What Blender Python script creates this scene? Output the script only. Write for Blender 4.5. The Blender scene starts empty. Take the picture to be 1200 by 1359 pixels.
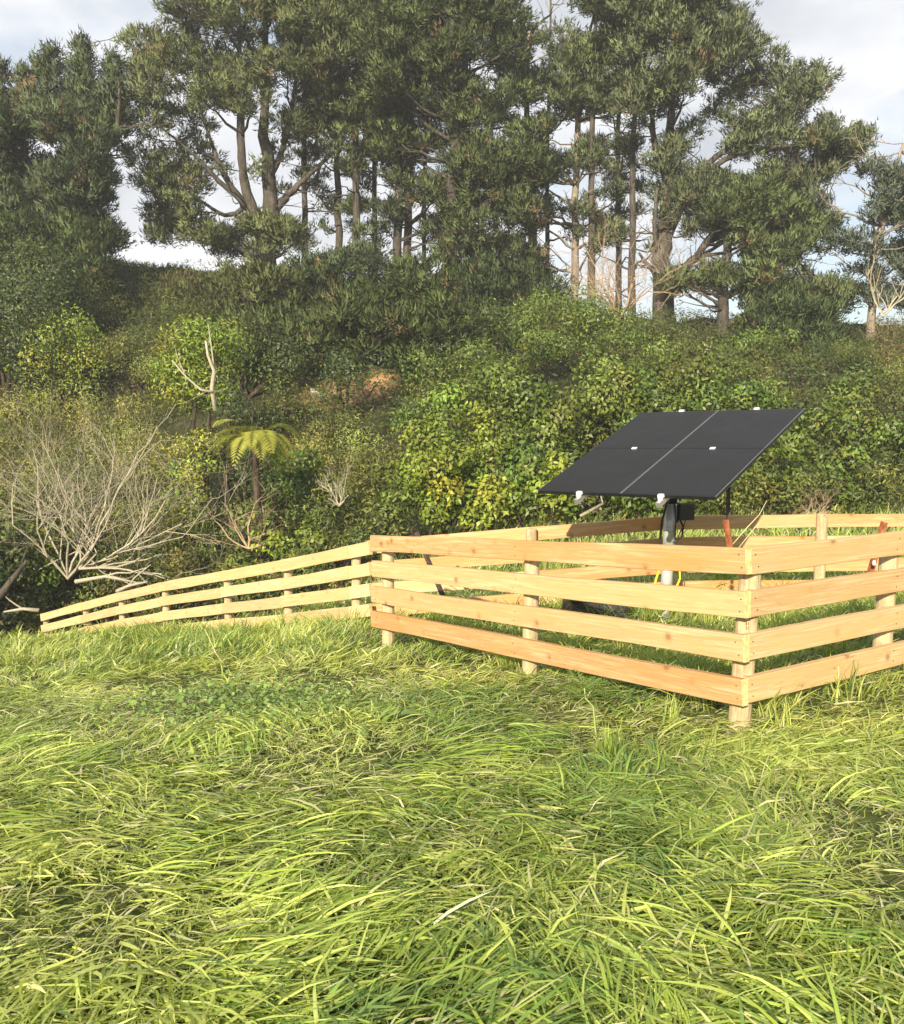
import bpy, math, random
import numpy as np
from mathutils import Vector, Matrix

SC = bpy.context.scene
COL = SC.collection
PI = math.pi
# ------------------------------------------------------------------ camera
F_PX, CX, CY = 1280.0, 600.0, 679.5          # focal length and centre in photograph pixels
PITCH = math.atan(119.5 / F_PX)              # true horizon on row 560
EYE = 1.6
cam = bpy.data.cameras.new('camera')
cam_o = bpy.data.objects.new('camera', cam); COL.objects.link(cam_o)
cam_o.location = (0, 0, EYE)
cam_o.rotation_euler = (math.radians(90) - PITCH, 0, 0)
cam.sensor_fit = 'HORIZONTAL'; cam.sensor_width = 36; cam.lens = 36 * F_PX / 1200
cam.clip_start = 0.05; cam.clip_end = 3000
SC.camera = cam_o
# ------------------------------------------------------------------ light
SUN_M, SUN_E = 0.32, 0.42                    # sideways and downward travel per metre of travel away from the camera
SUN_EL = math.atan(SUN_E / math.hypot(1, SUN_M))
SUN_AZ = math.atan2(SUN_M, 1)
SC.view_settings.view_transform = 'Standard'
SC.view_settings.look = 'None'
SC.view_settings.gamma = 1.0
SC.view_settings.use_curve_mapping = False
SC.view_settings.exposure = 0.80
world = bpy.data.worlds.new('World'); SC.world = world; world.use_nodes = True
wn, wl = world.node_tree.nodes, world.node_tree.links
for n in list(wn): wn.remove(n)
w_out = wn.new('ShaderNodeOutputWorld')
sky = wn.new('ShaderNodeTexSky'); sky.sky_type = 'NISHITA'; sky.sun_disc = False
sky.sun_elevation = SUN_EL; sky.sun_rotation = PI + SUN_AZ
bg1 = wn.new('ShaderNodeBackground'); bg1.inputs['Strength'].default_value = 0.09
wl.new(sky.outputs[0], bg1.inputs['Color'])
tc = wn.new('ShaderNodeTexCoord')
mp = wn.new('ShaderNodeMapping'); mp.inputs['Scale'].default_value = (1.6, 1.6, 3.4)
mp.inputs['Location'].default_value = (0.35, 0.1, 0.6)
wl.new(tc.outputs['Generated'], mp.inputs['Vector'])
nz = wn.new('ShaderNodeTexNoise'); nz.inputs['Scale'].default_value = 1.5
nz.inputs['Detail'].default_value = 7; nz.inputs['Roughness'].default_value = 0.5
wl.new(mp.outputs[0], nz.inputs['Vector'])
cr = wn.new('ShaderNodeValToRGB')
cr.color_ramp.elements[0].position = 0.34; cr.color_ramp.elements[0].color = (0, 0, 0, 1)
cr.color_ramp.elements[1].position = 0.50; cr.color_ramp.elements[1].color = (1, 1, 1, 1)
wl.new(nz.outputs['Fac'], cr.inputs[0])
nz2 = wn.new('ShaderNodeTexNoise'); nz2.inputs['Scale'].default_value = 2.6; nz2.inputs['Detail'].default_value = 5
wl.new(mp.outputs[0], nz2.inputs['Vector'])
cr2 = wn.new('ShaderNodeValToRGB')
cr2.color_ramp.elements[0].position = 0.36; cr2.color_ramp.elements[0].color = (0.56, 0.60, 0.66, 1)
cr2.color_ramp.elements[1].position = 0.62; cr2.color_ramp.elements[1].color = (0.95, 0.96, 0.99, 1)
wl.new(nz2.outputs['Fac'], cr2.inputs[0])
bg2 = wn.new('ShaderNodeBackground'); bg2.inputs['Strength'].default_value = 0.66
wl.new(cr2.outputs[0], bg2.inputs['Color'])
mxw = wn.new('ShaderNodeMixShader')
wl.new(cr.outputs[0], mxw.inputs[0]); wl.new(bg1.outputs[0], mxw.inputs[1]); wl.new(bg2.outputs[0], mxw.inputs[2])
wl.new(mxw.outputs[0], w_out.inputs['Surface'])
sun = bpy.data.lights.new('sun', 'SUN'); sun.energy = 5.0; sun.angle = math.radians(0.6); sun.color = (1.0, 0.88, 0.65)
sun_o = bpy.data.objects.new('sun', sun); COL.objects.link(sun_o)
sun_dir = Vector((SUN_M, 1, -SUN_E)).normalized()
sun_o.rotation_euler = sun_dir.to_track_quat('-Z', 'Y').to_euler()
sun_o.location = (-6, -20, 12)

# ------------------------------------------------------------------ helpers
R = np.random.default_rng(7)
cp, sp_ = math.cos(PITCH), math.sin(PITCH)
def ray(px, py):
    rx = (px - CX) / F_PX; up = (CY - py) / F_PX
    return np.array([rx, cp + up * sp_, -sp_ + up * cp])
def at(px, py, Y):
    d = ray(px, py); k = Y / d[1]
    return np.array([d[0] * k, Y, EYE + d[2] * k])
def xat(px, Y): return (px - CX) / F_PX * Y * 1.004

_ctl = np.array([
 (0,0,0),(-3,0,-.1),(3,0,0),(0,-6,.1),(-7,-6,-.2),(7,-6,.2),(0,3,0),(-3,3,-.12),(3,3,.02),(1.66,5.33,-.17),(4.5,5.3,-.02),
 (-2,6,-.27),(-4,7,-.6),(-.66,8.9,-.56),(.5,7,-.32),(3.4,6.6,-.04),(-2.6,9,-.66),
 (-1.1,11.3,-.82),(.88,10.7,-.54),(4.1,10.7,-.38),(6.5,10.7,-.3),(9,8,0),
 (-2.2,12.6,-1.21),(-3.3,14,-1.6),(-4.65,15.5,-1.97),(-5.9,17,-2.42),(-7,18.4,-2.85),(-8.3,19.9,-3.3),
 (-5,12,-1.15),(-7,13.2,-1.75),(-10,15,-2.5),(-13,20,-3.8),(-14,10,-2),(-8,6,-1.0),(-8,0,-.5),(-14,0,-1),(14,0,.4),
 (-4,20,-2.7),(-6,23,-3.1),(-12,26,-3),(-2.5,16.5,-1.8),(0,16,-1.0),(-1,14,-1.15),(2,14,-.62),(6,14,-.42),(10,14,-.2),
 (2,18,-.6),(6,18,-.35),(10,18,-.1),(15,14,.3),(15,20,.3),(0,20,-.9),
 (-12,30,-.5),(-6,27,-.6),(0,26,.6),(6,26,1.4),(14,26,1.8),(22,26,2),
 (-14,35,3.2),(-6,33,2.8),(2,33,3.4),(10,33,3.4),(20,33,3.6),
 (-14,41,7.0),(-6,41,6.6),(2,40,5.8),(10,40,5.0),(20,40,5),
 (-18,46,9.2),(-11,46,8.6),(-4,46,8.0),(2,46,7.3),(10,46,6.3),(20,46,6),
 (-18,56,8.2),(-4,56,7.2),(10,56,5.6),(20,56,5),(-18,75,3),(0,75,2.5),(20,75,2),(-26,46,9),(30,46,5),(-26,20,-3),(30,20,.5),(-26,0,-2),(30,0,.6),(0,-20,0),(25,-20,0),(-25,-20,-1),(-28,75,3),(30,75,2)], float)
def _tps(r2): return np.where(r2 > 1e-9, r2 * np.log(np.maximum(r2, 1e-9)) * .5, 0)
_n = len(_ctl)
_A = np.zeros((_n + 3, _n + 3))
_d2 = ((_ctl[:, None, :2] - _ctl[None, :, :2]) ** 2).sum(2)
_A[:_n, :_n] = _tps(_d2) + np.eye(_n) * .8
_A[:_n, _n] = 1; _A[:_n, _n+1:] = _ctl[:, :2]; _A[_n, :_n] = 1; _A[_n+1:, :_n] = _ctl[:, :2].T
_w = np.linalg.solve(_A, np.concatenate([_ctl[:, 2], [0, 0, 0]]))
def _raw(x, y):
    r2 = (x[..., None] - _ctl[:, 0]) ** 2 + (y[..., None] - _ctl[:, 1]) ** 2
    return _tps(r2) @ _w[:_n] + _w[_n] + _w[_n+1] * x + _w[_n+2] * y
GX0, GX1, GY0, GY1, GS = -30.0, 34.0, -16.0, 78.0, 0.45
_gx = np.arange(GX0, GX1 + GS, GS); _gy = np.arange(GY0, GY1 + GS, GS)
_GXX, _GYY = np.meshgrid(_gx, _gy)
GZ = _raw(_GXX, _GYY)
def vnoise(x, y, s, seed=0):
    """smooth value noise in -1..1"""
    g = np.random.default_rng(seed).uniform(-1, 1, (256, 256))
    u = np.asarray(x) / s + 100; v = np.asarray(y) / s + 100
    i = np.floor(u).astype(int); j = np.floor(v).astype(int); fu = u - i; fv = v - j
    fu = fu * fu * (3 - 2 * fu); fv = fv * fv * (3 - 2 * fv)
    a = g[i % 256, j % 256]; b = g[(i+1) % 256, j % 256]; c = g[i % 256, (j+1) % 256]; d = g[(i+1) % 256, (j+1) % 256]
    return (a * (1-fu) + b * fu) * (1-fv) + (c * (1-fu) + d * fu) * fv
_amp = np.clip((_GYY - 20) / 12, 0, 1)
GZ = GZ + vnoise(_GXX, _GYY, 1.1, 3) * .025 + vnoise(_GXX, _GYY, 4, 4) * .35 * _amp + vnoise(_GXX, _GYY, 1.3, 5) * .18 * _amp
def zg(x, y):
    u = np.clip((np.asarray(x, float) - GX0) / GS, 0, len(_gx) - 1.001); v = np.clip((np.asarray(y, float) - GY0) / GS, 0, len(_gy) - 1.001)
    i = u.astype(int); j = v.astype(int); fu = u - i; fv = v - j
    return (GZ[j, i] * (1-fu) + GZ[j, i+1] * fu) * (1-fv) + (GZ[j+1, i] * (1-fu) + GZ[j+1, i+1] * fu) * fv

def hit(px, py, y0=6.0):
    d = ray(px, py); y = np.arange(y0, 70, .05); k = y / d[1]
    below = EYE + d[2] * k < zg(d[0] * k, y)
    i = int(np.argmax(below)) if below.any() else len(y) - 1
    return at(px, py, float(y[i]))
def link(o, parent=None):
    COL.objects.link(o)
    if parent is not None:
        o.parent = parent
        o.matrix_parent_inverse = Matrix.Identity(4)
    return o
def tag(o, label=None, cat=None, group=None, kind=None):
    if label: o['label'] = label
    if cat: o['category'] = cat
    if group: o['group'] = group
    if kind: o['kind'] = kind
    return o
def empty(name, loc, label, cat, group=None):
    o = bpy.data.objects.new(name, None); o.empty_display_size = .2
    COL.objects.link(o); o.location = Vector(loc)
    return tag(o, label, cat, group)
def np_mesh(name, V, F, mat, col=None, smooth=False, normals=None):
    """V (n,3); F list of (m,k) integer arrays, k = 3 or 4; col (n,3) per-vertex colour variation"""
    me = bpy.data.meshes.new(name)
    V = np.ascontiguousarray(V, dtype=np.float32)
    F = [np.asarray(f, np.int32) for f in F if len(f)]
    tot = np.concatenate([np.full(len(f), f.shape[1], np.int32) for f in F])
    loops = np.concatenate([f.ravel() for f in F])
    st = np.concatenate([[0], np.cumsum(tot)[:-1]]).astype(np.int32)
    me.vertices.add(len(V)); me.vertices.foreach_set('co', V.ravel())
    me.loops.add(len(loops)); me.loops.foreach_set('vertex_index', loops)
    me.polygons.add(len(tot)); me.polygons.foreach_set('loop_start', st)
    me.update(calc_edges=True)
    if smooth: me.polygons.foreach_set('use_smooth', np.ones(len(tot), bool))
    if col is not None:
        a = me.color_attributes.new('tint', 'FLOAT_COLOR', 'POINT')
        c4 = np.ones((len(V), 4), np.float32); c4[:, :3] = col
        a.data.foreach_set('color', c4.ravel())
    me.materials.append(mat)
    if normals is not None:
        me.normals_split_custom_set_from_vertices(np.asarray(normals, np.float32).tolist())
    return me
def obj_np(name, V, F, mat, parent=None, col=None, smooth=False, normals=None):
    o = bpy.data.objects.new(name, np_mesh(name, V, F, mat, col, smooth or normals is not None, normals))
    if parent is not None:
        # children of an empty whose only transform is a location: shift into its space
        V2 = np.asarray(V) - np.array(parent.location)
        o.data.vertices.foreach_set('co', np.ascontiguousarray(V2, np.float32).ravel()); o.data.update()
    return link(o, parent)

class Tubes:
    """collects tapered tubes; world coordinates"""
    def __init__(s): s.V = []; s.F = []; s.n = 0
    def add(s, pts, rad, sides=6, cap=True, rough=0.0):
        pts = np.asarray(pts, float); rad = np.asarray(rad, float) * np.ones(len(pts))
        t = np.gradient(pts, axis=0); t /= np.linalg.norm(t, axis=1)[:, None] + 1e-9
        ref = np.array([0, 0, 1.0]) if abs(t[0][2]) < .9 else np.array([1.0, 0, 0])
        u = np.cross(t, ref); u /= np.linalg.norm(u, axis=1)[:, None] + 1e-9
        w = np.cross(t, u)
        a = np.arange(sides) / sides * 2 * PI
        rr = rad[:, None] * (1 + (R.uniform(-rough, rough, (len(pts), sides)) if rough else 0))
        ring = pts[:, None, :] + rr[..., None] * (np.cos(a)[None, :, None] * u[:, None, :] + np.sin(a)[None, :, None] * w[:, None, :])
        s.V.append(ring.reshape(-1, 3))
        m = len(pts)
        i = np.arange(m - 1)[:, None] * sides; j = np.arange(sides)[None, :]; k = (j + 1) % sides
        q = np.stack([i + j, i + k, i + sides + k, i + sides + j], -1).reshape(-1, 4) + s.n
        s.F.append(q); s.n += m * sides
        if cap:
            s.V.append(np.stack([pts[0], pts[-1]])); c = s.n; s.n += 2
            k0 = np.arange(sides); k1 = (k0 + 1) % sides; b0 = c - m * sides; b1 = c - sides
            s.F.append(np.stack([b0 + k1, b0 + k0, np.full(sides, c)], -1))
            s.F.append(np.stack([b1 + k0, b1 + k1, np.full(sides, c + 1)], -1))
    def build(s, name, mat, parent=None, smooth=True):
        V = np.concatenate(s.V); F4 = [f for f in s.F if f.shape[1] == 4]; F3 = [f for f in s.F if f.shape[1] == 3]
        F = []
        if F4: F.append(np.concatenate(F4))
        if F3: F.append(np.concatenate(F3))
        return obj_np(name, V, F, mat, parent, smooth=smooth)

def unit(v): return v / (np.linalg.norm(v, axis=-1, keepdims=True) + 1e-9)
def rand_dirs(n, rng=R):
    return unit(rng.normal(size=(n, 3)))

# ------------------------------------------------------------------ materials
def mat(name, build):
    m = bpy.data.materials.new(name); m.use_nodes = True
    nt = m.node_tree
    for n in list(nt.nodes): nt.nodes.remove(n)
    out = nt.nodes.new('ShaderNodeOutputMaterial')
    sh = build(nt)
    nt.links.new(sh, out.inputs['Surface'])
    return m
def N(nt, t, **kw):
    n = nt.nodes.new(t)
    for k, v in kw.items():
        if k in n.inputs: n.inputs[k].default_value = v
        else: setattr(n, k, v)
    return n
def ramp(nt, fac, stops, interp='LINEAR'):
    r = nt.nodes.new('ShaderNodeValToRGB'); e = r.color_ramp; e.interpolation = interp
    while len(e.elements) < len(stops): e.elements.new(.5)
    for el, (p, c) in zip(e.elements, stops):
        el.position = p; el.color = (c[0], c[1], c[2], 1) if not isinstance(c, (int, float)) else (c, c, c, 1)
    nt.links.new(fac, r.inputs[0]); return r.outputs[0]
def mix(nt, fac, a, b, mode='MIX'):
    m = nt.nodes.new('ShaderNodeMix'); m.data_type = 'RGBA'; m.blend_type = mode
    for s, v in ((0, fac), (6, a), (7, b)):
        if hasattr(v, 'is_linked') or hasattr(v, 'links'): nt.links.new(v, m.inputs[s])
        else: m.inputs[s].default_value = v if s == 0 else (v[0], v[1], v[2], 1)
    return m.outputs[2]
def noise(nt, vec, scale, detail=4, rough=.5, dist=0):
    n = N(nt, 'ShaderNodeTexNoise'); n.inputs['Scale'].default_value = scale; n.inputs['Detail'].default_value = detail
    n.inputs['Roughness'].default_value = rough; n.inputs['Distortion'].default_value = dist
    if vec is not None: nt.links.new(vec, n.inputs['Vector'])
    return n.outputs['Fac']
def principled(nt, col, rough=.6, spec=.4, metal=0, bump=None, bstr=.3, bdist=.01):
    p = nt.nodes.new('ShaderNodeBsdfPrincipled')
    if hasattr(col, 'links'): nt.links.new(col, p.inputs['Base Color'])
    else: p.inputs['Base Color'].default_value = (*col, 1)
    if hasattr(rough, 'links'): nt.links.new(rough, p.inputs['Roughness'])
    else: p.inputs['Roughness'].default_value = rough
    p.inputs['Metallic'].default_value = metal
    p.inputs['Specular IOR Level'].default_value = spec
    if bump is not None:
        b = nt.nodes.new('ShaderNodeBump'); b.inputs['Strength'].default_value = bstr; b.inputs['Distance'].default_value = bdist
        nt.links.new(bump, b.inputs['Height']); nt.links.new(b.outputs[0], p.inputs['Normal'])
    return p
def leafy(name, rough=.5, spec=.35, trans=.25, tr_col=(1.5, 1.6, .6), gain=1.0):
    def b(nt):
        a = N(nt, 'ShaderNodeVertexColor'); a.layer_name = 'tint'
        p = principled(nt, a.outputs[0], rough, spec)
        t = nt.nodes.new('ShaderNodeBsdfTranslucent')
        tc_ = mix(nt, 1.0, a.outputs[0], tr_col, 'MULTIPLY'); nt.links.new(tc_, t.inputs[0])
        m = nt.nodes.new('ShaderNodeMixShader'); m.inputs[0].default_value = trans
        nt.links.new(p.outputs[0], m.inputs[1]); nt.links.new(t.outputs[0], m.inputs[2])
        return m.outputs[0]
    return mat(name, b)
def vec_obj(nt, scale=(1, 1, 1), rnd=True):
    t = N(nt, 'ShaderNodeTexCoord'); m = nt.nodes.new('ShaderNodeMapping'); m.inputs['Scale'].default_value = scale
    v = t.outputs['Object']
    if rnd:
        oi = N(nt, 'ShaderNodeObjectInfo'); c = nt.nodes.new('ShaderNodeVectorMath'); c.operation = 'MULTIPLY_ADD'
        cmb = nt.nodes.new('ShaderNodeCombineXYZ')
        nt.links.new(oi.outputs['Random'], cmb.inputs[0]); nt.links.new(oi.outputs['Random'], cmb.inputs[1]); nt.links.new(oi.outputs['Random'], cmb.inputs[2])
        nt.links.new(cmb.outputs[0], c.inputs[0]); c.inputs[1].default_value = (37, 23, 51); nt.links.new(v, c.inputs[2]); v = c.outputs[0]
    nt.links.new(v, m.inputs[0]); return m.outputs[0]
def wood_mat(name, base, dark, orange, knot, end=False, amount=1.0):
    def b(nt):
        v = vec_obj(nt, (1.0, 9, 9)); v2 = vec_obj(nt, (1, 1, 1))
        wob = noise(nt, vec_obj(nt, (1.3, 4, 4)), 1.0, 3, .5)
        gr = noise(nt, vec_obj(nt, (.75, 15, 15)), 1.5, 7, .66, 1.8)
        g = ramp(nt, gr, [(.34, 0.0), (.47, .12), (.54, .85), (.58, .2), (.66, .75), (.72, .2)])
        c = mix(nt, g, base, dark)
        lines = noise(nt, vec_obj(nt, (1.1, 60, 60)), 1.0, 5, .6, 1.2)
        c = mix(nt, ramp(nt, lines, [(.44, 0.0), (.58, .62), (.70, .2)]), c, dark)
        big = ramp(nt, noise(nt, vec_obj(nt, (.9, 5, 7)), 1.2, 4, .6), [(.42, 0.0), (.66, 1)])
        c = mix(nt, big, c, orange)
        c = mix(nt, ramp(nt, noise(nt, vec_obj(nt, (1.4, 6, 6)), 1.7, 5, .7), [(.58, 0.0), (.75, .35)]), c, (.34, .28, .20))
        # a colour of its own for every board
        oi = N(nt, 'ShaderNodeObjectInfo')
        c = mix(nt, 1.0, c, ramp(nt, oi.outputs['Random'], [(0, (.90, .84, .78)), (.35, (1.04, 1.0, .95)), (.7, (1.0, .93, .82)), (1, (1.08, 1.06, 1.04))]), 'MULTIPLY')
        fine = noise(nt, vec_obj(nt, (3, 120, 120)), 1.0, 3, .6)
        c = mix(nt, .55, c, ramp(nt, fine, [(.3, (.78, .76, .72)), (.7, (1.12, 1.12, 1.12))]), 'MULTIPLY')
        vk = N(nt, 'ShaderNodeTexVoronoi'); vk.feature = 'F1'; vk.inputs['Scale'].default_value = 1.0
        nt.links.new(vec_obj(nt, (4.2, 5.0, 5.0)), vk.inputs['Vector'])
        kd = ramp(nt, vk.outputs['Distance'], [(.0, .8), (.08, .7), (.115, .3), (.22, 0.0)])
        c = mix(nt, kd, c, knot)
        return principled(nt, c, .75, .25, 0, fine, .25, .002).outputs[0]
    return mat(name, b)
M = {}
M['rail'] = wood_mat('sawn_pine', (.67, .515, .315), (.50, .315, .15), (.62, .39, .19), (.26, .12, .05))
M['rail_orange'] = wood_mat('heart_pine', (.67, .48, .28), (.48, .26, .115), (.58, .30, .12), (.24, .10, .04))
M['rail_pale'] = wood_mat('pale_pine', (.72, .575, .36), (.54, .38, .20), (.62, .45, .24), (.42, .26, .13))
M['end_grain'] = mat('end_grain', lambda nt: principled(nt, ramp(nt, noise(nt, vec_obj(nt, (8, 60, 30)), 1, 3), [(.35, (.52, .40, .17)), (.65, (.72, .60, .30))]), .8, .2).outputs[0])
def post_b(nt):
    v = vec_obj(nt, (14, 14, 1.6))
    n = noise(nt, v, 3, 5, .6)
    c = ramp(nt, n, [(.3, (.36, .27, .15)), (.55, (.54, .43, .26)), (.75, (.62, .51, .33))])
    sp = ramp(nt, noise(nt, vec_obj(nt, (9, 9, 5)), 2.5, 4, .65), [(.5, 0.0), (.68, .8)])
    c = mix(nt, sp, c, (.30, .23, .15))
    return principled(nt, c, .85, .15, 0, noise(nt, vec_obj(nt, (60, 60, 5)), 2, 3), .4, .004).outputs[0]
M['post'] = mat('round_post_wood', post_b)
M['leaf'] = leafy('broad_leaf', .46, .4, .15)
M['fine_leaf'] = leafy('fine_leaf', .55, .3, .2)
M['needle'] = leafy('pine_needles', .6, .25, .22, (1.2, 1.3, .7))
M['grass'] = leafy('grass_blade', .36, .5, .34, (1.25, 1.35, .55))
M['frond'] = leafy('fern_frond', .5, .3, .3)
def bark(name, c1, c2, c3, s=1.0):
    def b(nt):
        v = N(nt, 'ShaderNodeTexCoord').outputs['Object']
        m = nt.nodes.new('ShaderNodeMapping'); m.inputs['Scale'].default_value = (3*s, 3*s, .7*s); nt.links.new(v, m.inputs[0])
        n = noise(nt, m.outputs[0], 2.5, 6, .65)
        c = ramp(nt, n, [(.32, c1), (.5, c2), (.68, c3)])
        return principled(nt, c, .85, .15, 0, n, .6, .04).outputs[0]
    return mat(name, b)
M['pine_bark'] = bark('pine_bark', (.036, .030, .026), (.075, .064, .054), (.14, .12, .10))
M['pale_bark'] = bark('pale_bark', (.15, .12, .095), (.26, .215, .175), (.38, .33, .27))
M['brown_bark'] = bark('brown_bark', (.025, .018, .013), (.065, .046, .032), (.12, .09, .065))
M['dead_wood'] = bark('bleached_dead_wood', (.24, .21, .155), (.46, .41, .31), (.60, .55, .43), 9)
M['dry_twig'] = bark('dry_twigs', (.30, .20, .13), (.42, .30, .20), (.52, .40, .28), 5)
def solid(name, c, rough=.5, spec=.4, metal=0, var=.12, scale=12):
    def b(nt):
        n = noise(nt, vec_obj(nt), scale, 4, .6)
        cc = ramp(nt, n, [(.3, tuple(x * (1 - var) for x in c)), (.7, tuple(min(1, x * (1 + var)) for x in c))])
        rr = ramp(nt, n, [(.3, rough * .85), (.7, min(1, rough * 1.15))])
        return principled(nt, cc, rr, spec, metal).outputs[0]
    return mat(name, b)
def rust_b(nt):
    n = noise(nt, vec_obj(nt, (6, 6, 3)), 6, 5, .65)
    return principled(nt, ramp(nt, n, [(.3, (.10, .035, .018)), (.5, (.26, .085, .035)), (.7, (.33, .15, .07))]), .85, .2, 0, n, .4, .003).outputs[0]
M['rust'] = mat('rusty_steel', rust_b)
M['dark_steel'] = solid('weathered_shaded_steel', (.07, .05, .045), .6, .4, .3, .3)
M['black_plastic'] = solid('black_plastic', (.016, .016, .018), .42, .5)
M['box_plastic'] = solid('charcoal_plastic', (.035, .035, .037), .5, .4)
M['white_clamp'] = solid('white_metal', (.78, .79, .80), .35, .5)
M['alu'] = solid('aluminium', (.62, .63, .65), .35, .5, .8, .08)
M['galv'] = solid('galvanised_steel', (.60, .61, .62), .45, .5, .35, .2, 5)
M['frame_black'] = solid('black_anodised_frame', (.012, .012, .014), .38, .5)
M['edge_silver'] = solid('silver_edge', (.36, .37, .38), .35, .5, .6)
M['yellow'] = solid('yellow_hose', (.72, .58, .04), .45, .4)
M['stalk'] = solid('dry_stalk', (.55, .48, .26), .8, .2)
M['green_stem'] = solid('green_stem', (.28, .36, .12), .6, .3)
M['ink'] = solid('black_ink', (.03, .025, .02), .7, .2)
def cell_b(nt):
    v = vec_obj(nt, rnd=True)
    n = noise(nt, v, 2.2, 4, .6); d = noise(nt, vec_obj(nt, (1, 1, 1)), 45, 3, .6)
    c = ramp(nt, n, [(.3, (.009, .009, .010)), (.7, (.015, .015, .016))])
    c = mix(nt, ramp(nt, d, [(.68, 0.0), (.82, .10)]), c, (.22, .21, .19))
    rr = ramp(nt, n, [(.3, .34), (.7, .5)])
    return principled(nt, c, rr, .2).outputs[0]
M['cell'] = mat('dark_glass_cells', cell_b)
def ground_b(nt):
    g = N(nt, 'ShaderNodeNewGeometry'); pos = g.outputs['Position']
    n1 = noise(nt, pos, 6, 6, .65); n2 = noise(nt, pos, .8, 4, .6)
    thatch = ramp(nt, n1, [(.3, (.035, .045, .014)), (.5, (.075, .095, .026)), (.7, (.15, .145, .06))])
    hill = ramp(nt, noise(nt, pos, 2.2, 6, .7), [(.3, (.012, .015, .006)), (.5, (.032, .036, .014)), (.7, (.075, .065, .032))])  # shade between the bushes put into the bank's dark earth colour
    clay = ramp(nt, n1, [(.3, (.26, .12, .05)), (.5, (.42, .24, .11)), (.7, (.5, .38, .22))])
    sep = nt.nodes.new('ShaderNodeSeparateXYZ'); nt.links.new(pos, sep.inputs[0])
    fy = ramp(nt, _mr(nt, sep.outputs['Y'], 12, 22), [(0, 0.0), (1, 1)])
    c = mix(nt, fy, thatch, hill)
    a = N(nt, 'ShaderNodeVertexColor'); a.layer_name = 'tint'
    c = mix(nt, a.outputs[0], c, clay)
    return principled(nt, c, .95, .1, 0, n1, .6, .04).outputs[0]
def _mr(nt, v, a, b):
    m = nt.nodes.new('ShaderNodeMapRange'); m.inputs['From Min'].default_value = a; m.inputs['From Max'].default_value = b
    nt.links.new(v, m.inputs['Value']); return m.outputs[0]
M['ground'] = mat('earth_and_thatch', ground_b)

# ------------------------------------------------------------------ ground
# fine grid over the place, coarse skirt to the horizon
def build_ground():
    ny, nx = GZ.shape
    V = np.stack([_GXX, _GYY, GZ], -1).reshape(-1, 3)
    i = np.arange(ny - 1)[:, None] * nx; j = np.arange(nx - 1)[None]
    F = np.stack([i + j, i + j + 1, i + nx + j + 1, i + nx + j], -1).reshape(-1, 4)
    # clay and bare-earth scars on the bank: real colour of those spots
    cl = np.zeros(len(V))
    for px, py, Y, rx, ry, s in CLAY:
        c = hit(px, py) if Y is None else at(px, py, Y); Y = c[1]
        d = ((V[:, 0] - c[0]) / rx) ** 2 + ((V[:, 1] - Y) / ry) ** 2
        cl = np.maximum(cl, s * np.clip(1.6 - d + vnoise(V[:, 0], V[:, 1], .5, 9) * .6, 0, 1))
    col = np.repeat(cl[:, None], 3, 1)
    # skirt
    ring_in = np.concatenate([np.arange(nx), np.arange(1, ny) * nx + nx - 1, (ny - 1) * nx + np.arange(nx - 2, -1, -1), np.arange(ny - 2, 0, -1) * nx])
    c = np.array([2.0, 30.0])
    prev = ring_in; Vs = [V]; n = len(V); Fs = [F]
    for k, dist in enumerate((30, 90, 250, 800, 2200)):
        p = V[ring_in]; d = p[:, :2] - c; d /= np.linalg.norm(d, axis=1)[:, None]
        q = np.zeros_like(p); q[:, :2] = p[:, :2] + d * dist
        q[:, 2] = p[:, 2] * (.6 if k == 0 else 0) - (0 if k == 0 else 1.0)
        idx = n + np.arange(len(q)); n += len(q); Vs.append(q)
        Fs.append(np.stack([prev, idx, np.roll(idx, -1), np.roll(prev, -1)], -1)); prev = idx
    V2 = np.concatenate(Vs); col2 = np.zeros((len(V2), 3)); col2[:len(V)] = col
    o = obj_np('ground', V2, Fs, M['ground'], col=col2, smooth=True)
    tag(o, 'uneven paddock sloping left into a gully and rising behind as a bushy bank', 'ground', kind='structure')
CLAY = [(505, 505, None, .42, 1.1, 1), (455, 522, None, 1.4, .9, .5), (320, 408, None, .5, .8, .9)]
build_ground()

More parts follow.
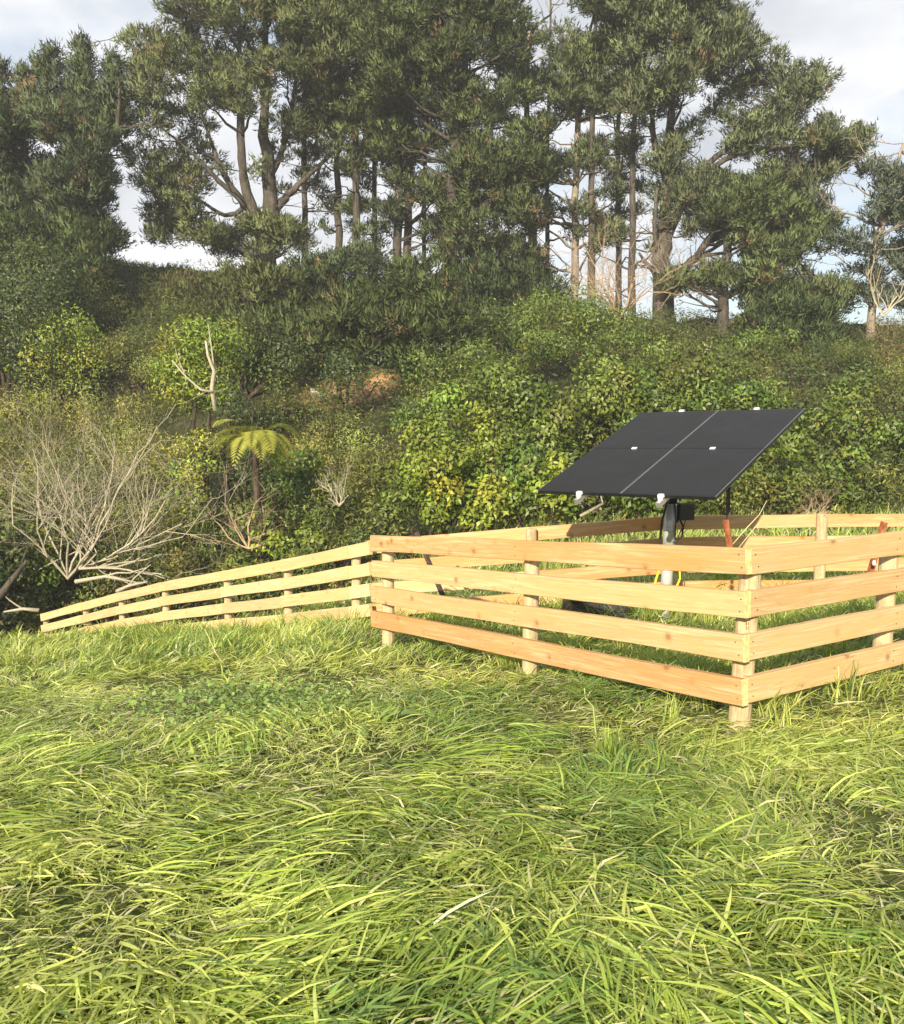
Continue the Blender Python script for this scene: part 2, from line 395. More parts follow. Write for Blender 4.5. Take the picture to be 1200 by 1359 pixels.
# ------------------------------------------------------------------ timber fences
def poly_obj(name, V, F, mats, parent, M4, midx=None, smooth=False):
    me = bpy.data.meshes.new(name); me.from_pydata([tuple(v) for v in V], [], F)
    for m in mats: me.materials.append(m)
    if midx: me.polygons.foreach_set('material_index', midx)
    if smooth: me.polygons.foreach_set('use_smooth', [True] * len(F))
    me.update()
    o = bpy.data.objects.new(name, me); link(o, parent)
    M2 = M4.copy()
    if parent is not None: M2.translation = M4.translation - parent.location
    o.matrix_basis = M2
    return o
def rail(parent, A, B, nrm, h=.15, t=.052, m='rail', ends=(0, 0)):
    A = Vector(A); B = Vector(B); x = (B - A).normalized(); L = (B - A).length
    y = Vector(nrm); y -= x * y.dot(x); y.normalize(); z = x.cross(y)
    c = .004; hh = h / 2
    sec = [(0, -hh + c), (c, -hh), (t - c, -hh), (t, -hh + c), (t, hh - c), (t - c, hh), (c, hh), (0, hh - c)]
    n = max(6, int(L / .22)); V = []
    ph = R.uniform(0, 6, 4); wz = R.uniform(.002, .006); wh = R.uniform(.001, .004)
    for i in range(n + 1):
        s = i / n * L
        oz = wz * math.sin(s * 1.3 + ph[0]); oh = 1 + (wh * math.sin(s * 3.1 + ph[1]) + R.normal() * .0008) / hh
        oy = 0.0012 * math.sin(s * 2.2 + ph[2])
        for (a, b) in sec: V.append((s, a + (oy if a > t / 2 else 0), b * oh + oz))
    F = []; mi = []
    for i in range(n):
        for k in range(8):
            F.append((i*8 + k, (i+1)*8 + k, (i+1)*8 + (k+1) % 8, i*8 + (k+1) % 8)); mi.append(0)
    F.append(tuple(range(8))); mi.append(1)
    F.append(tuple(n*8 + k for k in range(7, -1, -1))); mi.append(1)
    M4 = Matrix((x, y, z)).transposed().to_4x4(); M4.translation = A
    return poly_obj('rail', V, F, [M[m], M['end_grain']], parent, M4, mi)
def post(parent, x, y, ztop, r=.06, depth=.25, lean=(0, 0)):
    zb = float(zg(x, y)) - depth; H = ztop - zb; n = 16; V = []; F = []
    rings = [(0, 1.03), (H * .3, 1.015), (H * .6, 1.0), (H - .008, .985), (H, .93)]
    ja = R.normal(0, .012, n)
    for (zz, k) in rings:
        for i in range(n):
            a = i / n * 2 * PI; rr = r * k * (1 + ja[i] + R.normal() * .004)
            V.append((rr * math.cos(a), rr * math.sin(a), zz))
    for j in range(len(rings) - 1):
        for i in range(n):
            F.append((j*n + i, j*n + (i+1) % n, (j+1)*n + (i+1) % n, (j+1)*n + i))
    F.append(tuple((len(rings)-1)*n + i for i in range(n)))
    M4 = Matrix.Rotation(lean[0], 4, 'Y') @ Matrix.Rotation(lean[1], 4, 'X') @ Matrix.Rotation(R.uniform(0, 6), 4, 'Z')
    M4.translation = Vector((x, y, zb))
    return poly_obj('post', V, F, [M['post']], parent, M4, smooth=False)
def nails(parent, spots, nrm):
    T = Tubes(); nn = np.array(nrm)
    for p in spots:
        for d in (-.035, .035):
            q = np.array(p) + np.array([0, 0, d]) + np.array([-nn[1], nn[0], 0]) * R.uniform(-.02, .02)
            T.add([q, q + nn * .0025], [.0045, .004], 6)
    if T.V: tag(T.build('nail', M['dark_steel'], parent, False), kind='stuff')

Cn = np.array([1.672, 5.33]); Ln = np.array([-.66, 8.9])              # corner and left end of the near fence
d1 = (Ln - Cn) / np.linalg.norm(Ln - Cn)
n1 = np.array([-d1[1], d1[0]]); n1 = n1 if n1 @ Cn < 0 else -n1       # faces the camera side, left
d2 = np.array([.805, .592]); d2 /= np.linalg.norm(d2); n2 = np.array([d2[1], -d2[0]])
ztC, ztL = .905, .543
near = empty('timber_fence', (Cn[0], Cn[1], float(zg(*Cn))), 'near fence of four pale rails meeting at a corner before the solar panels', 'fence')
L1 = np.linalg.norm(Ln - Cn)
offs = {0: (0, 0), 1: (-.025, -.012), 2: (.0, .01), 3: (.008, -.006)}
nsp = []
for k in range(4):
    zA = ztC - .075 - .249 * k; zB = ztL - .075 - .24 * k
    A = (*(Cn + n1 * 0 - d1 * .0), zA); B = (*(Ln + d1 * (.11 + offs[k][0])), zB)
    rail(near, A, B, (*n1, 0), m='rail_orange' if k in (0, 3) else 'rail')
    for sft in (.04, L1 * .5, L1): nsp.append((*(Cn + d1 * sft + n1 * .0525), zA + (zB - zA) * sft / L1))
nails(near, nsp, (*n1, 0)); nsp = []
RL = 4.3
for k in range(4):
    zA = ztC - .079 - .2475 * k
    # butts against the back of the near-left rail's end, outer face almost flush with that end
    A = (*(Cn - n2 * .055 + d2 * .004), zA); B = (*(Cn - n2 * .055 + d2 * RL), zA - .012 * RL)
    rail(near, A, B, (*n2, 0), m='rail')
    for sft in (.05, 1.55, 3.4): nsp.append((*(Cn + d2 * sft - n2 * .0025), zA - .012 * sft))
nails(near, nsp, (*n2, 0))
r_ = .0625
pc = Cn - n1 * (r_ + .001) - n2 * (.055 + r_ + .001)
post(near, pc[0], pc[1], ztC - .03, r_, lean=(.045, 0))
for s, zt, lx in ((L1 * .49, ztC + (ztL - ztC) * .49 - .05, .012), (L1 - .02, ztL - .045, 0)):
    p = Cn + d1 * s - n1 * (.060 + .0015); post(near, p[0], p[1], zt, .059, lean=(lx, 0))
for s in (1.58, 3.4):
    p = Cn + d2 * s - n2 * (.055 + .0625); post(near, p[0], p[1], ztC - .012 * s - .04, .061, lean=(.03, 0))
# stamped timber-treatment mark on the corner post
T = Tubes(); q = at(993, 829, 5.262)
for (dx, dz, w, h) in ((-.008, .006, .003, .018), (.004, .006, .003, .018), (-.002, .005, .010, .003), (-.004, -.012, .013, .004), (.006, -.012, .004, .008)):
    T.add([q + np.array([dx - w/2, -.001, dz - h/2]), q + np.array([dx - w/2, -.001, dz + h/2])], [.0017, .0017], 4)
T.build('stamp_mark', M['ink'], near, False)

# far fence: across the back of the enclosure
far = empty('timber_fence', at(890, 700, 10.7) * np.array([1, 1, 0]) + np.array([0, 0, float(zg(2.4, 10.7))]),
            'far pine rail fence behind the solar panels with their dark shadow across its top rail', 'fence')
tops = [(452, 727, 11.25), (705, 700.5, 10.72), (888, 686, 10.72), (1090, 683, 10.72), (1310, 681, 10.72), (1530, 690, 10.72)]
P = [at(*t) for t in tops]; P[0] = at(487, 719.5, 11.2)
for k in range(4):
    for i in range(len(P) - 1):
        a = P[i] + np.array([0, 0, -.075 - .25 * k]); b = P[i+1] + np.array([0, 0, -.075 - .25 * k])
        dd = (b - a); dd /= np.linalg.norm(dd); rail(far, a + dd * .002 + np.array([0, .062, 0]), b - dd * .002 + np.array([0, .062, 0]), (0, 1, 0), m='rail_orange' if (i + k) % 2 else 'rail')
for i, p in enumerate(P):
    if i: post(far, p[0], p[1], p[2] + (.012 if i == 3 else -.012), .062, lean=(0.004 * i, 0))

# left fence: runs down the slope into the gully
left = empty('timber_fence', (-3.4, 14.0, float(zg(-3.4, 14))), 'long pale pine rail fence running down the slope to the left', 'fence')
lt = [(494, 718.5, 11.1), (467, 724, 11.3), (377, 743, 12.7), (297, 757.5, 14.1), (215, 773, 15.55), (157, 787, 17.0), (110, 800, 18.4), (57, 814.5, 20.0)]
Q = [at(*t) for t in lt]
ax = Q[-1][:2] - Q[1][:2]; nl = np.array([ax[1], -ax[0]]); nl /= np.linalg.norm(nl); nl = nl if nl @ Q[3][:2] < 0 else -nl
for k in range(4):
    for i in range(len(Q) - 1):
        if i == 1 or i == 0: m_ = 'rail'
        o_ = np.array([nl[0] * .002, nl[1] * .002, -.075 - .243 * k])
        a, b = Q[i] + o_, Q[i+1] + o_; dd = (b - a) / np.linalg.norm(b - a)
        rail(left, a + dd * .001, b - dd * .001, (*nl, 0), m='rail_pale')
for i, q in enumerate(Q):
    if i: post(left, q[0] - nl[0] * .06, q[1] - nl[1] * .06, q[2] - .045, .058)

# ------------------------------------------------------------------ solar panel array on its mast
def cray(px, py): return np.array([(px - CX) / F_PX, (CY - py) / F_PX, 1.0])   # camera space: right, up, forward
def c2w(v): return np.array([v[0], v[2] * cp + v[1] * sp_, v[1] * cp - v[2] * sp_])
e1 = c2w(unit(np.array([-1505, 85., 1280.]))); e2 = c2w(unit(np.array([1079, 781., 1280.])))
e2 = unit(e2 - e1 * (e1 @ e2)); e3 = np.cross(e1, e2); e3 = e3 if e3[2] > 0 else -e3
D0 = 8.2; P0 = np.array([0, 0, EYE]) + c2w(cray(950, 659)) * D0
WA, WB = .2258 * D0, .2632 * D0
solar = empty('solar_panel_array', (0, 0, 0), 'four black solar panels in a tilted square on one steel mast', 'solar panels')
def slab(name, a0, a1, b0, b1, c0, c1, m, parent, bev=.0):
    """box in the array's own frame: a along the low edge leftwards, b up the slope, c out of the face"""
    x = Vector(-e1); y = Vector(e2); z = Vector(e3)
    if x.cross(y).dot(z) < 0: x = -x; sgn = -1
    else: sgn = 1
    M4 = Matrix((x, y, z)).transposed().to_4x4()
    ctr = P0 + e1 * (a0 + a1) / 2 + e2 * (b0 + b1) / 2 + e3 * (c0 + c1) / 2
    M4.translation = Vector(ctr)
    w, h, t = abs(a1 - a0) / 2, abs(b1 - b0) / 2, abs(c1 - c0) / 2
    V = [(sx * w, sy * h, sz * t) for sz in (-1, 1) for sy in (-1, 1) for sx in (-1, 1)]
    F = [(0, 2, 3, 1), (4, 5, 7, 6), (0, 1, 5, 4), (2, 6, 7, 3), (0, 4, 6, 2), (1, 3, 7, 5)]
    return poly_obj(name, V, F, [m], parent, M4)
def sub(parentpart, fn):
    """re-parent a freshly made part (parent = solar) as a sub-part, keeping it in place"""
    o = fn; mw = o.matrix_basis.copy(); mw.translation = mw.translation + solar.location
    pm = parentpart.matrix_basis.copy(); pm.translation = pm.translation + solar.location
    o.parent = parentpart; o.matrix_parent_inverse = Matrix.Identity(4); o.matrix_basis = pm.inverted() @ mw
    return o
ctrA = P0 + e1 * WA * .5 + e2 * WB * .5
mast_x, mast_y = xat(888, ctrA[1] + .02), ctrA[1] + .02
gz = float(zg(mast_x, mast_y))
solar.location = Vector((mast_x, mast_y, gz))
g = .008; th = .034
for i in range(2):
    for j in range(2):
        a0 = i * WA / 2 + (g / 2 if i else 0); a1 = (i + 1) * WA / 2 - (0 if i else g / 2)
        b0 = j * WB / 2 + (g if j else 0); b1 = (j + 1) * WB / 2 - (0 if j else g / 2)
        bx = slab('solar_panel', a0, a1, b0, b1, -th, -.003, M['frame_black'], solar)
        sub(bx, slab('glass', a0 + .011, a1 - .011, b0 + .011, b1 - .011, -.0028, -.0012, M['cell'], solar))
        for (q0, q1) in ((a0, a0 + .0035), (a1 - .0035, a1)):      # thin bare-metal lips down the sides
            if (i == 0 and q0 > 0.01) or (i == 1 and q1 < WA - .01) or (i == 0 and q0 == a0):
                sub(bx, slab('edge_trim', q0, q1, b0, b1, -.003, .0015, M['edge_silver'], solar))
for ra in (.275, .735):
    rb = slab('mounting_rail', WA * ra - .02, WA * ra + .02, -.10, WB + .03, -th - .045, -th - .002, M['alu'], solar)
    for bb in (-.016, WB / 2 + .003, WB + .016):
        sub(rb, slab('clamp', WA * ra - .026, WA * ra + .026, bb - .016, bb + .016, -.02 if abs(bb - WB/2) > .1 else -.0005, .009, M['white_clamp'], solar))
    sub(rb, slab('rail_end', WA * ra - .018, WA * ra + .018, -.045, -.020, -th - .045, -.015, M['white_clamp'], solar))
    sub(rb, slab('hanging_bracket', WA * ra - .008, WA * ra + .022, -.055, -.035, -th - .07, -th - .042, M['white_clamp'], solar))
for bb in (.3, .7):
    slab('cross_beam', WA * .12, WA * .88, WB * bb - .03, WB * bb + .03, -th - .11, -th - .047, M['dark_steel'], solar)
hub = P0 + e1 * WA * .47 + e2 * WB * .45 - e3 * (th + .14)
slab('tilt_head', WA * .47 - .09, WA * .47 + .09, WB * .25, WB * .75, -th - .2, -th - .112, M['black_plastic'], solar)
def px_tube(name, pts, w, m, parent, sides=10, smooth=True):
    T = Tubes(); T.add([at(*p) if len(p) == 3 else p for p in pts], w, sides); return T.build(name, m, parent, smooth)
Ym = mast_y
mb = np.array([mast_x - .03, mast_y, gz - .2]); mt = at(891, 668, Ym)
T = Tubes(); T.add([mb, mb + (mt - mb) * .5, mt], .057, 18); T.build('mast', M['galv'], solar)
T = Tubes(); s0 = mb + (mt - mb) * .68; T.add([s0, s0 + (mt - mb) * .32], .062, 18); T.add([s0 + (mt - mb) * .12, s0 + (mt - mb) * .14], .066, 18); T.build('mast_sleeve', M['galv'], solar)
T = Tubes(); T.add([mt, hub], [.055, .07], 12); T.build('mast_head', M['black_plastic'], solar)
# drive strut on the left of the mast, dark in the photo
T = Tubes(); T.add([at(876, 715, Ym - .1), at(879, 690, Ym - .1), at(889, 655, Ym - .12)], [.011, .012, .014], 8); T.build('tilt_strut', M['black_plastic'], solar)
def box_at(name, c, hx, hy, hz, m, parent, rot=0, bev=.01, tilt=0):
    V = []; F = []
    b = bev
    prof = [(-hx + b, -hy), (hx - b, -hy), (hx, -hy + b), (hx, hy - b), (hx - b, hy), (-hx + b, hy), (-hx, hy - b), (-hx, -hy + b)]
    for z, k in ((-hz, .97), (-hz + b, 1), (hz - b, 1), (hz, .97)):
        for (x, y) in prof: V.append((x * k, y * k, z))
    for j in range(3):
        for i in range(8): F.append((j*8 + i, j*8 + (i+1) % 8, (j+1)*8 + (i+1) % 8, (j+1)*8 + i))
    F.append(tuple(range(7, -1, -1))); F.append(tuple(24 + i for i in range(8)))
    M4 = Matrix.Rotation(rot, 4, 'Z') @ Matrix.Rotation(tilt, 4, 'X'); M4.translation = Vector(c)
    return poly_obj(name, V, F, [m], parent, M4)
ib = at(909, 679, Ym + .02)
box = box_at('control_box', ib, .088, .05, .082, M['black_plastic'], solar, .35)
box_at('box_bracket', at(897, 680, Ym), .02, .03, .10, M['box_plastic'], solar, .35, .004)
for pts, r in (([(903, 690, Ym), (907, 700, Ym - .05), (905, 712, Ym - .05), (899, 716, Ym - .03), (894, 720, Ym - .065)], .010),
               ([(910, 690, Ym - .02), (908, 697, Ym - .06), (903, 706, Ym - .06), (897, 722, Ym - .06), (896, 745, Ym - .062)], .006),
               ([(896, 668, Ym - .06), (897, 690, Ym - .065), (896, 716, Ym - .063)], .007)):
    px_tube('cable', pts, r, M['black_plastic'], solar, 6)
for pts in ([(896, 752, Ym - .05), (902, 757, Ym - .06), (903, 768, Ym - .08), (899, 777, Ym - .1), (893, 786, Ym - .12)],
            [(875, 757, Ym - .06), (871, 768, Ym - .08), (869, 778, Ym - .1), (872, 788, Ym - .1)]):
    px_tube('yellow_conduit', pts, .012, M['yellow'], solar, 8)

# ------------------------------------------------------------------ charcoal box with a sloping lid
bx_, by_ = xat(791, 9.2), 9.2; bz_ = float(zg(bx_, by_))
sb = empty('storage_box', (bx_, by_, bz_), 'charcoal plastic box with a sloping lid sitting in grass left of the mast', 'box')
box_at('body', (bx_, by_, bz_ + .15), .27, .22, .19, M['box_plastic'], sb, .12, .02)
ld = box_at('lid', (bx_, by_, bz_ + .385), .30, .25, .02, M['box_plastic'], sb, .12, .012, .22)
for q in (-.18, 0, .18):
    box_at('rib', (bx_ + q, by_ - .225 + .12 * q, bz_ + .15), .012, .012, .16, M['box_plastic'], sb, .12, .003)
box_at('front_ledge', (bx_, by_ - .235, bz_ + .24), .26, .02, .018, M['box_plastic'], sb, .12, .004)

# ------------------------------------------------------------------ steel stakes
def stake(a, b, m, label, w=.016, extra=None):
    """Y-section steel post between two points"""
    a = np.array(a); b = np.array(b)
    e = empty('steel_stake', a, label, 'stake')
    x = unit(b - a); u = unit(np.cross(x, [0, 1, 0.1])); v = np.cross(x, u); V = []; F = []
    prof = []
    for k in range(3):
        ang = k * 2 * PI / 3 + .4; nx = np.cos(ang) * u + np.sin(ang) * v; tx = -np.sin(ang) * u + np.cos(ang) * v
        prof += [nx * w * 1.5 - tx * .003, nx * w * 1.5 + tx * .003, (nx + (np.cos(ang + 2*PI/3) * u + np.sin(ang + 2*PI/3) * v)) * .006]
    for p in (a, b):
        for q in prof: V.append(p + q - np.array(e.location))
    for i in range(9): F.append((i, (i+1) % 9, 9 + (i+1) % 9, 9 + i))
    F.append(tuple(range(9))); F.append(tuple(range(17, 8, -1)))
    me = bpy.data.meshes.new('shaft'); me.from_pydata([tuple(v) for v in V], [], F); me.materials.append(m)
    o = bpy.data.objects.new('shaft', me); link(o, e)
    if extra: extra(e)
    return e
Yk = 9.6
stake(at(592, 800, Yk), at(553, 706, Yk + .1), M['dark_steel'], 'dark steel stake leaning left behind the near fence, left of the middle post', .020)  # rusty stake standing in shade, the shade put into its dark colour
stake(at(974, 760, 8.4), at(963, 690, 8.45), M['rust'], 'rust red steel stake leaning beside the mast, right of the control box', .020)
stake(at(966.5, 712, 9.0), at(966.5, 612, 9.0), M['dark_steel'], 'thin upright brown steel stake under the right side of the solar panels', .013)
def insul(e):
    c = at(1160.5, 747, 7.53); T = Tubes(); T.add([c + np.array([0, 0, -.018]), c + np.array([0, 0, .018])], [.016, .012], 8)
    o = T.build('insulator', M['white_clamp'], e)
stake(at(1146, 790, 7.6), at(1173, 693, 7.7), M['rust'], 'short rusty stake leaning right behind the right arm of the near fence', .021, insul)

# ------------------------------------------------------------------ pines on the crest
# openings between the crowns where the sky shows (photograph pixels)
GAPS = [(250, 95, 10, 8), (300, 60, 9, 8), (360, 40, 8, 10), (470, 90, 8, 8), (560, 150, 8, 8), (640, 95, 9, 7), (660, 170, 10, 8), (585, 215, 8, 9), (870, 75, 10, 8), (940, 115, 12, 7), (1010, 130, 12, 7), (1060, 205, 12, 7), (700, 85, 9, 7), (820, 90, 8, 9), (215, 190, 10, 9), (60, 200, 8, 7), (178, 300, 20, 62), (150, 225, 10, 22), (325, 200, 34, 50), (385, 245, 24, 42), (300, 268, 28, 32), (420, 225, 26, 50), (462, 240, 10, 60),
        (487, 255, 10, 60), (428, 300, 16, 28), (552, 330, 9, 32), (735, 12, 30, 26), (748, 180, 24, 22), (738, 290, 12, 60), (852, 250, 14, 70),
        (812, 170, 22, 18), (905, 150, 22, 12), (845, 195, 18, 24), (985, 215, 20, 14), (935, 332, 44, 17), (1125, 262, 24, 34), (1085, 350, 22, 18),
        (488, 335, 10, 20), (515, 330, 5, 26), (768, 250, 12, 40), (380, 120, 16, 14), (930, 205, 22, 16), (700, 145, 14, 9), (250, 335, 30, 14), (960, 395, 20, 12), (790, 40, 12, 16)]
def in_poly(x, y, poly):
    c = False; j = len(poly) - 1
    for i in range(len(poly)):
        xi, yi = poly[i]; xj, yj = poly[j]
        if (yi > y) != (yj > y) and x < (xj - xi) * (y - yi) / (yj - yi) + xi: c = not c
        j = i
    return c
def pads_in(poly, n, r0, r1, depth, flat=.62, gaps=True, tries=60, edge=0):
    xs = [p[0] for p in poly]; ys = [p[1] for p in poly]; out = []
    for _ in range(n * 14):
        if len(out) >= n: break
        r = R.uniform(r0, r1); x = R.uniform(min(xs), max(xs)); y = R.uniform(min(ys), max(ys))
        if not in_poly(x, y, poly): continue
        if gaps and any(((x - g_[0]) / (g_[2] + r * .75)) ** 2 + ((y - g_[1]) / (g_[3] + r * .5)) ** 2 < 1 for g_ in GAPS): continue
        if any(((x - o[0]) ** 2 + ((y - o[1]) * 1.4) ** 2) < (.42 * (r + o[2])) ** 2 and abs(o[4] - 0) < 9 for o in out[-int(n * .6):]) and R.random() < .75: continue
        out.append((x, y, r, r * flat * R.uniform(.8, 1.2), R.uniform(-depth, depth)))
    return out
def needle_mesh(pads, Y, hue, tufts=14, clumps=9, k=6, L=.27, W=.056):
    """pads: (px,py,rx,ry,dy) -> V,F,col ; also returns clump centres for the branchlets"""
    s = Y / F_PX; Cs = []; 
    Vs = []; Cc = []; cl_out = []; Ns = []
    for (px, py, rx, ry, dy) in pads:
        c = at(px, py, Y + dy); rr = np.array([rx * s, rx * s, ry * s])
        m = max(4, int(clumps * 2.1 * (rx / 26) ** 1.6)); rr = rr * 1.15
        d = rand_dirs(m); rad = R.uniform(.35, 1, m) ** .5
        cc = c + d * rad[:, None] * rr; cl_out.append((c, cc))
        crad = R.uniform(.20, .40, m)
        t = tufts
        off = R.normal(size=(m, t, 3)) * .6; off[..., 2] = off[..., 2] * .6 + .1
        tp = cc[:, None] + off * crad[:, None, None]
        out = unit(off + (d * .8)[:, None] + np.array([0, 0, .55]) + R.normal(size=(m, t, 3)) * .35)
        ht = 1 + R.normal(0, .26, (m, 1, 1)); padt = 1 + R.normal(0, .12)
        base = np.array(hue) * np.array([1.22, 1.26, 1.25]) * ht * padt * (1 + R.normal(0, .09, (m, t, 1)))  # colour lifted to paint in the hazy veil over the pines
        dry = (R.random((m, 1, 1)) < .035); base = np.where(dry, np.array([.17, .125, .06]) * ht, base)
        sn = unit(off / .6 + d[:, None] * .35 + np.array([0, 0, .45])).reshape(-1, 3)
        tp = tp.reshape(-1, 3); out = out.reshape(-1, 3); base = base.reshape(-1, 3); n = len(tp)
        nd = unit(out[:, None] * 1.0 + np.array([0, 0, .35]) + R.normal(size=(n, k, 3)) * .36)
        side = unit(np.cross(nd, R.normal(size=(n, k, 3)))); nn_ = unit(sn[:, None] + R.normal(size=(n, k, 3)) * .14)
        Ns.append(np.repeat(nn_.reshape(-1, 3), 3, 0))
        ln = L * R.uniform(.6, 1.15, (n, k, 1))
        st = tp[:, None] + R.normal(size=(n, k, 3)) * .085 - nd * ln * .4
        a = st + side * W * .5; b = st - side * W * .5; e = st + nd * ln
        fl = (np.cross(b - a, e - a) * nn_).sum(-1, keepdims=True) < 0; a, b = np.where(fl, b, a), np.where(fl, a, b)
        Vs.append(np.stack([a, b, e], 2).reshape(-1, 3)); Cc.append(np.repeat(base, k * 3, 0))
    V = np.concatenate(Vs); F = np.arange(len(V)).reshape(-1, 3)
    return V, F, np.clip(np.concatenate(Cc), .008, 1), cl_out, np.concatenate(Ns)
def limb(T, a, b, r0, r1, sag=.15, n=6, sides=6, jit=.06):
    a = np.array(a, float); b = np.array(b, float); L = np.linalg.norm(b - a)
    t = np.linspace(0, 1, n)[:, None]
    mid = (a + b) / 2 + np.array([0, 0, -sag * L]) + R.normal(size=3) * jit * L
    p = (1-t)**2 * a + 2*t*(1-t) * mid + t*t * b
    p[1:-1] += R.normal(size=(n - 2, 3)) * .025 * L
    T.add(p, np.linspace(r0, r1, n), sides, cap=False)
    return p
TOT = {'tri': 0}
def pine(name, label, cat, Y, stems, pads, hue=(.062, .082, .034), group=None, tufts=9, dead=0, barkm='pine_bark', bare=0):
    """stems: list of [(px,py,width_px,dy),...] from the foot up"""
    s = Y / F_PX
    foot = at(stems[0][0][0], stems[0][0][1], Y + stems[0][0][3])
    e = empty(name, (foot[0], foot[1], float(zg(foot[0], foot[1]))), label, cat, group)
    TT = Tubes(); SP = []; SR = []
    for st in stems:
        pts = np.array([at(p[0], p[1], Y + p[3]) for p in st]); w = np.array([p[2] * s * .40 for p in st])
        if st[0][2] > 8 and st is stems[0] or len(stems) == 1:
            pts[0][2] = float(zg(pts[0][0], pts[0][1])) - .3
        tt = np.linspace(0, len(st) - 1, 4 * (len(st) - 1) + 1); q = np.stack([np.interp(tt, np.arange(len(st)), pts[:, i]) for i in range(3)], 1)
        rr = np.interp(tt, np.arange(len(st)), w)
        for _ in range(2): q[1:-1] = (q[:-2] + 2 * q[1:-1] + q[2:]) / 4
        q[1:-1] += R.normal(size=(len(q) - 2, 3)) * np.minimum(rr[1:-1, None], .3) * .18
        rr = rr * (1 + .25 * np.exp(-np.arange(len(rr)) / 1.2) * (st is stems[0]))
        TT.add(q, rr, 9, rough=.08); SP.append(q); SR.append(rr)
    TT.build('trunk', M[barkm], e)
    SPa = np.concatenate(SP); SRa = np.concatenate(SR)
    BT = Tubes()
    V, F, C, cl, NN = needle_mesh(pads, Y, hue, tufts=tufts)
    for c, cc in cl:
        h = np.linalg.norm(SPa[:, :2] - c[:2], axis=1); want = c[2] - .35 * h - .2
        cost = h * .9 + np.abs(SPa[:, 2] - want) * 1.0
        i = int(np.argmin(cost)); a = SPa[i]; r0 = min(SRa[i] * .55, .035 + .022 * np.linalg.norm(c - a))
        p = limb(BT, a, c, max(r0, .025), .02, sag=R.uniform(-.05, .22), n=7, sides=5)
        for q in cc[::2]:
            limb(BT, p[R.integers(3, 7)], q, .02, .008, .05, 4, 3)
    for _ in range(dead):        # bare snapped limbs low on the trunk
        i = R.integers(1, len(SPa)); a = SPa[i]; d = R.normal(size=3); d[2] = abs(d[2]) * .4 - .05; d = unit(d); L = R.uniform(.8, 2.6)
        b = a + d * L; p = limb(BT, a, b, min(.05, SRa[i] * .5), .012, .12, 6, 5, .1)
        for _ in range(3):
            k = R.integers(2, 6); limb(BT, p[k], p[k] + unit(d + R.normal(size=3) * .6) * L * .35, .014, .005, .05, 4, 3)
    if BT.V: tag(BT.build('branches', M[barkm], e), kind='stuff')
    o = obj_np('foliage', V, [F], M['needle'], e, col=C, normals=NN); tag(o, kind='stuff')
    TOT['tri'] += len(F)
    return e
DK = (.070, .090, .042); MD = (.096, .116, .044); OL = (.12, .13, .042); GY = (.115, .13, .066)

# 1 the dark many-topped pine at the far left
P1 = pads_in([(-70, 145), (-20, 135), (10, 150), (45, 140), (60, 145), (110, 130), (125, 145), (150, 150), (160, 165), (158, 200), (140, 240), (150, 330), (60, 340), (-70, 330)], 95, 20, 36, 2.4)
for (tx, ty) in ((0, 85), (52, 78), (70, 62), (107, 52), (112, 70), (146, 75), (152, 92), (30, 92), (-25, 70)):      # pointed leaders
    P1 += [(tx, ty + 1, 1.5, 3, 0), (tx, ty + 9, 4, 5, 0), (tx + 1, ty + 18, 7, 6, .2), (tx - 1, ty + 29, 10, 8, -.3), (tx, ty + 42, 15, 11, .2), (tx, ty + 56, 19, 13, .2)]
P1 += [(R.uniform(120, 158), R.uniform(290, 325), R.uniform(10, 20), R.uniform(8, 14), R.uniform(-1, 1)) for _ in range(12)]
pine('pine_tree', 'dark dense pine with several pointed tops at the far left edge', 'tree', 42,
     [[(118, 350, 26, 0), (112, 270, 20, 0), (108, 180, 13, 0), (108, 60, 3, 0)], [(112, 260, 12, 0), (140, 205, 10, -.3), (157, 170, 8, -.5), (158, 110, 3, -.5)], [(114, 320, 14, 0), (40, 240, 11, 0), (20, 120, 4, 0)]],
     P1, DK, dead=14)
# 2 big spreading pine with several stems
P2 = pads_in([(190, 45), (215, -10), (235, -60), (440, -60), (450, 60), (435, 130), (380, 175), (330, 160), (300, 155), (262, 190), (250, 250), (190, 240), (170, 190), (165, 120), (190, 75)], 80, 20, 34, 2.6)
P2 += pads_in([(180, 230), (250, 250), (290, 300), (275, 340), (215, 335), (190, 280)], 16, 16, 26, 2)
P2 += pads_in([(280, 310), (330, 288), (395, 295), (420, 330), (330, 340), (285, 330)], 20, 14, 26, 1.5)
P2 += [(446, 198, 20, 13, 1), (432, 182, 20, 14, .6), (418, 165, 22, 14, .4), (322, 300, 16, 9, -1), (385, 305, 18, 10, -1), (350, 296, 18, 11, -1.2), (344, 222, 15, 13, -1), (372, 200, 16, 12, 1), (272, 205, 18, 12, 1), (395, 175, 18, 14, .5), (310, 118, 18, 14, 1), (212, 245, 20, 14, 0), (300, 225, 10, 7, 0)]
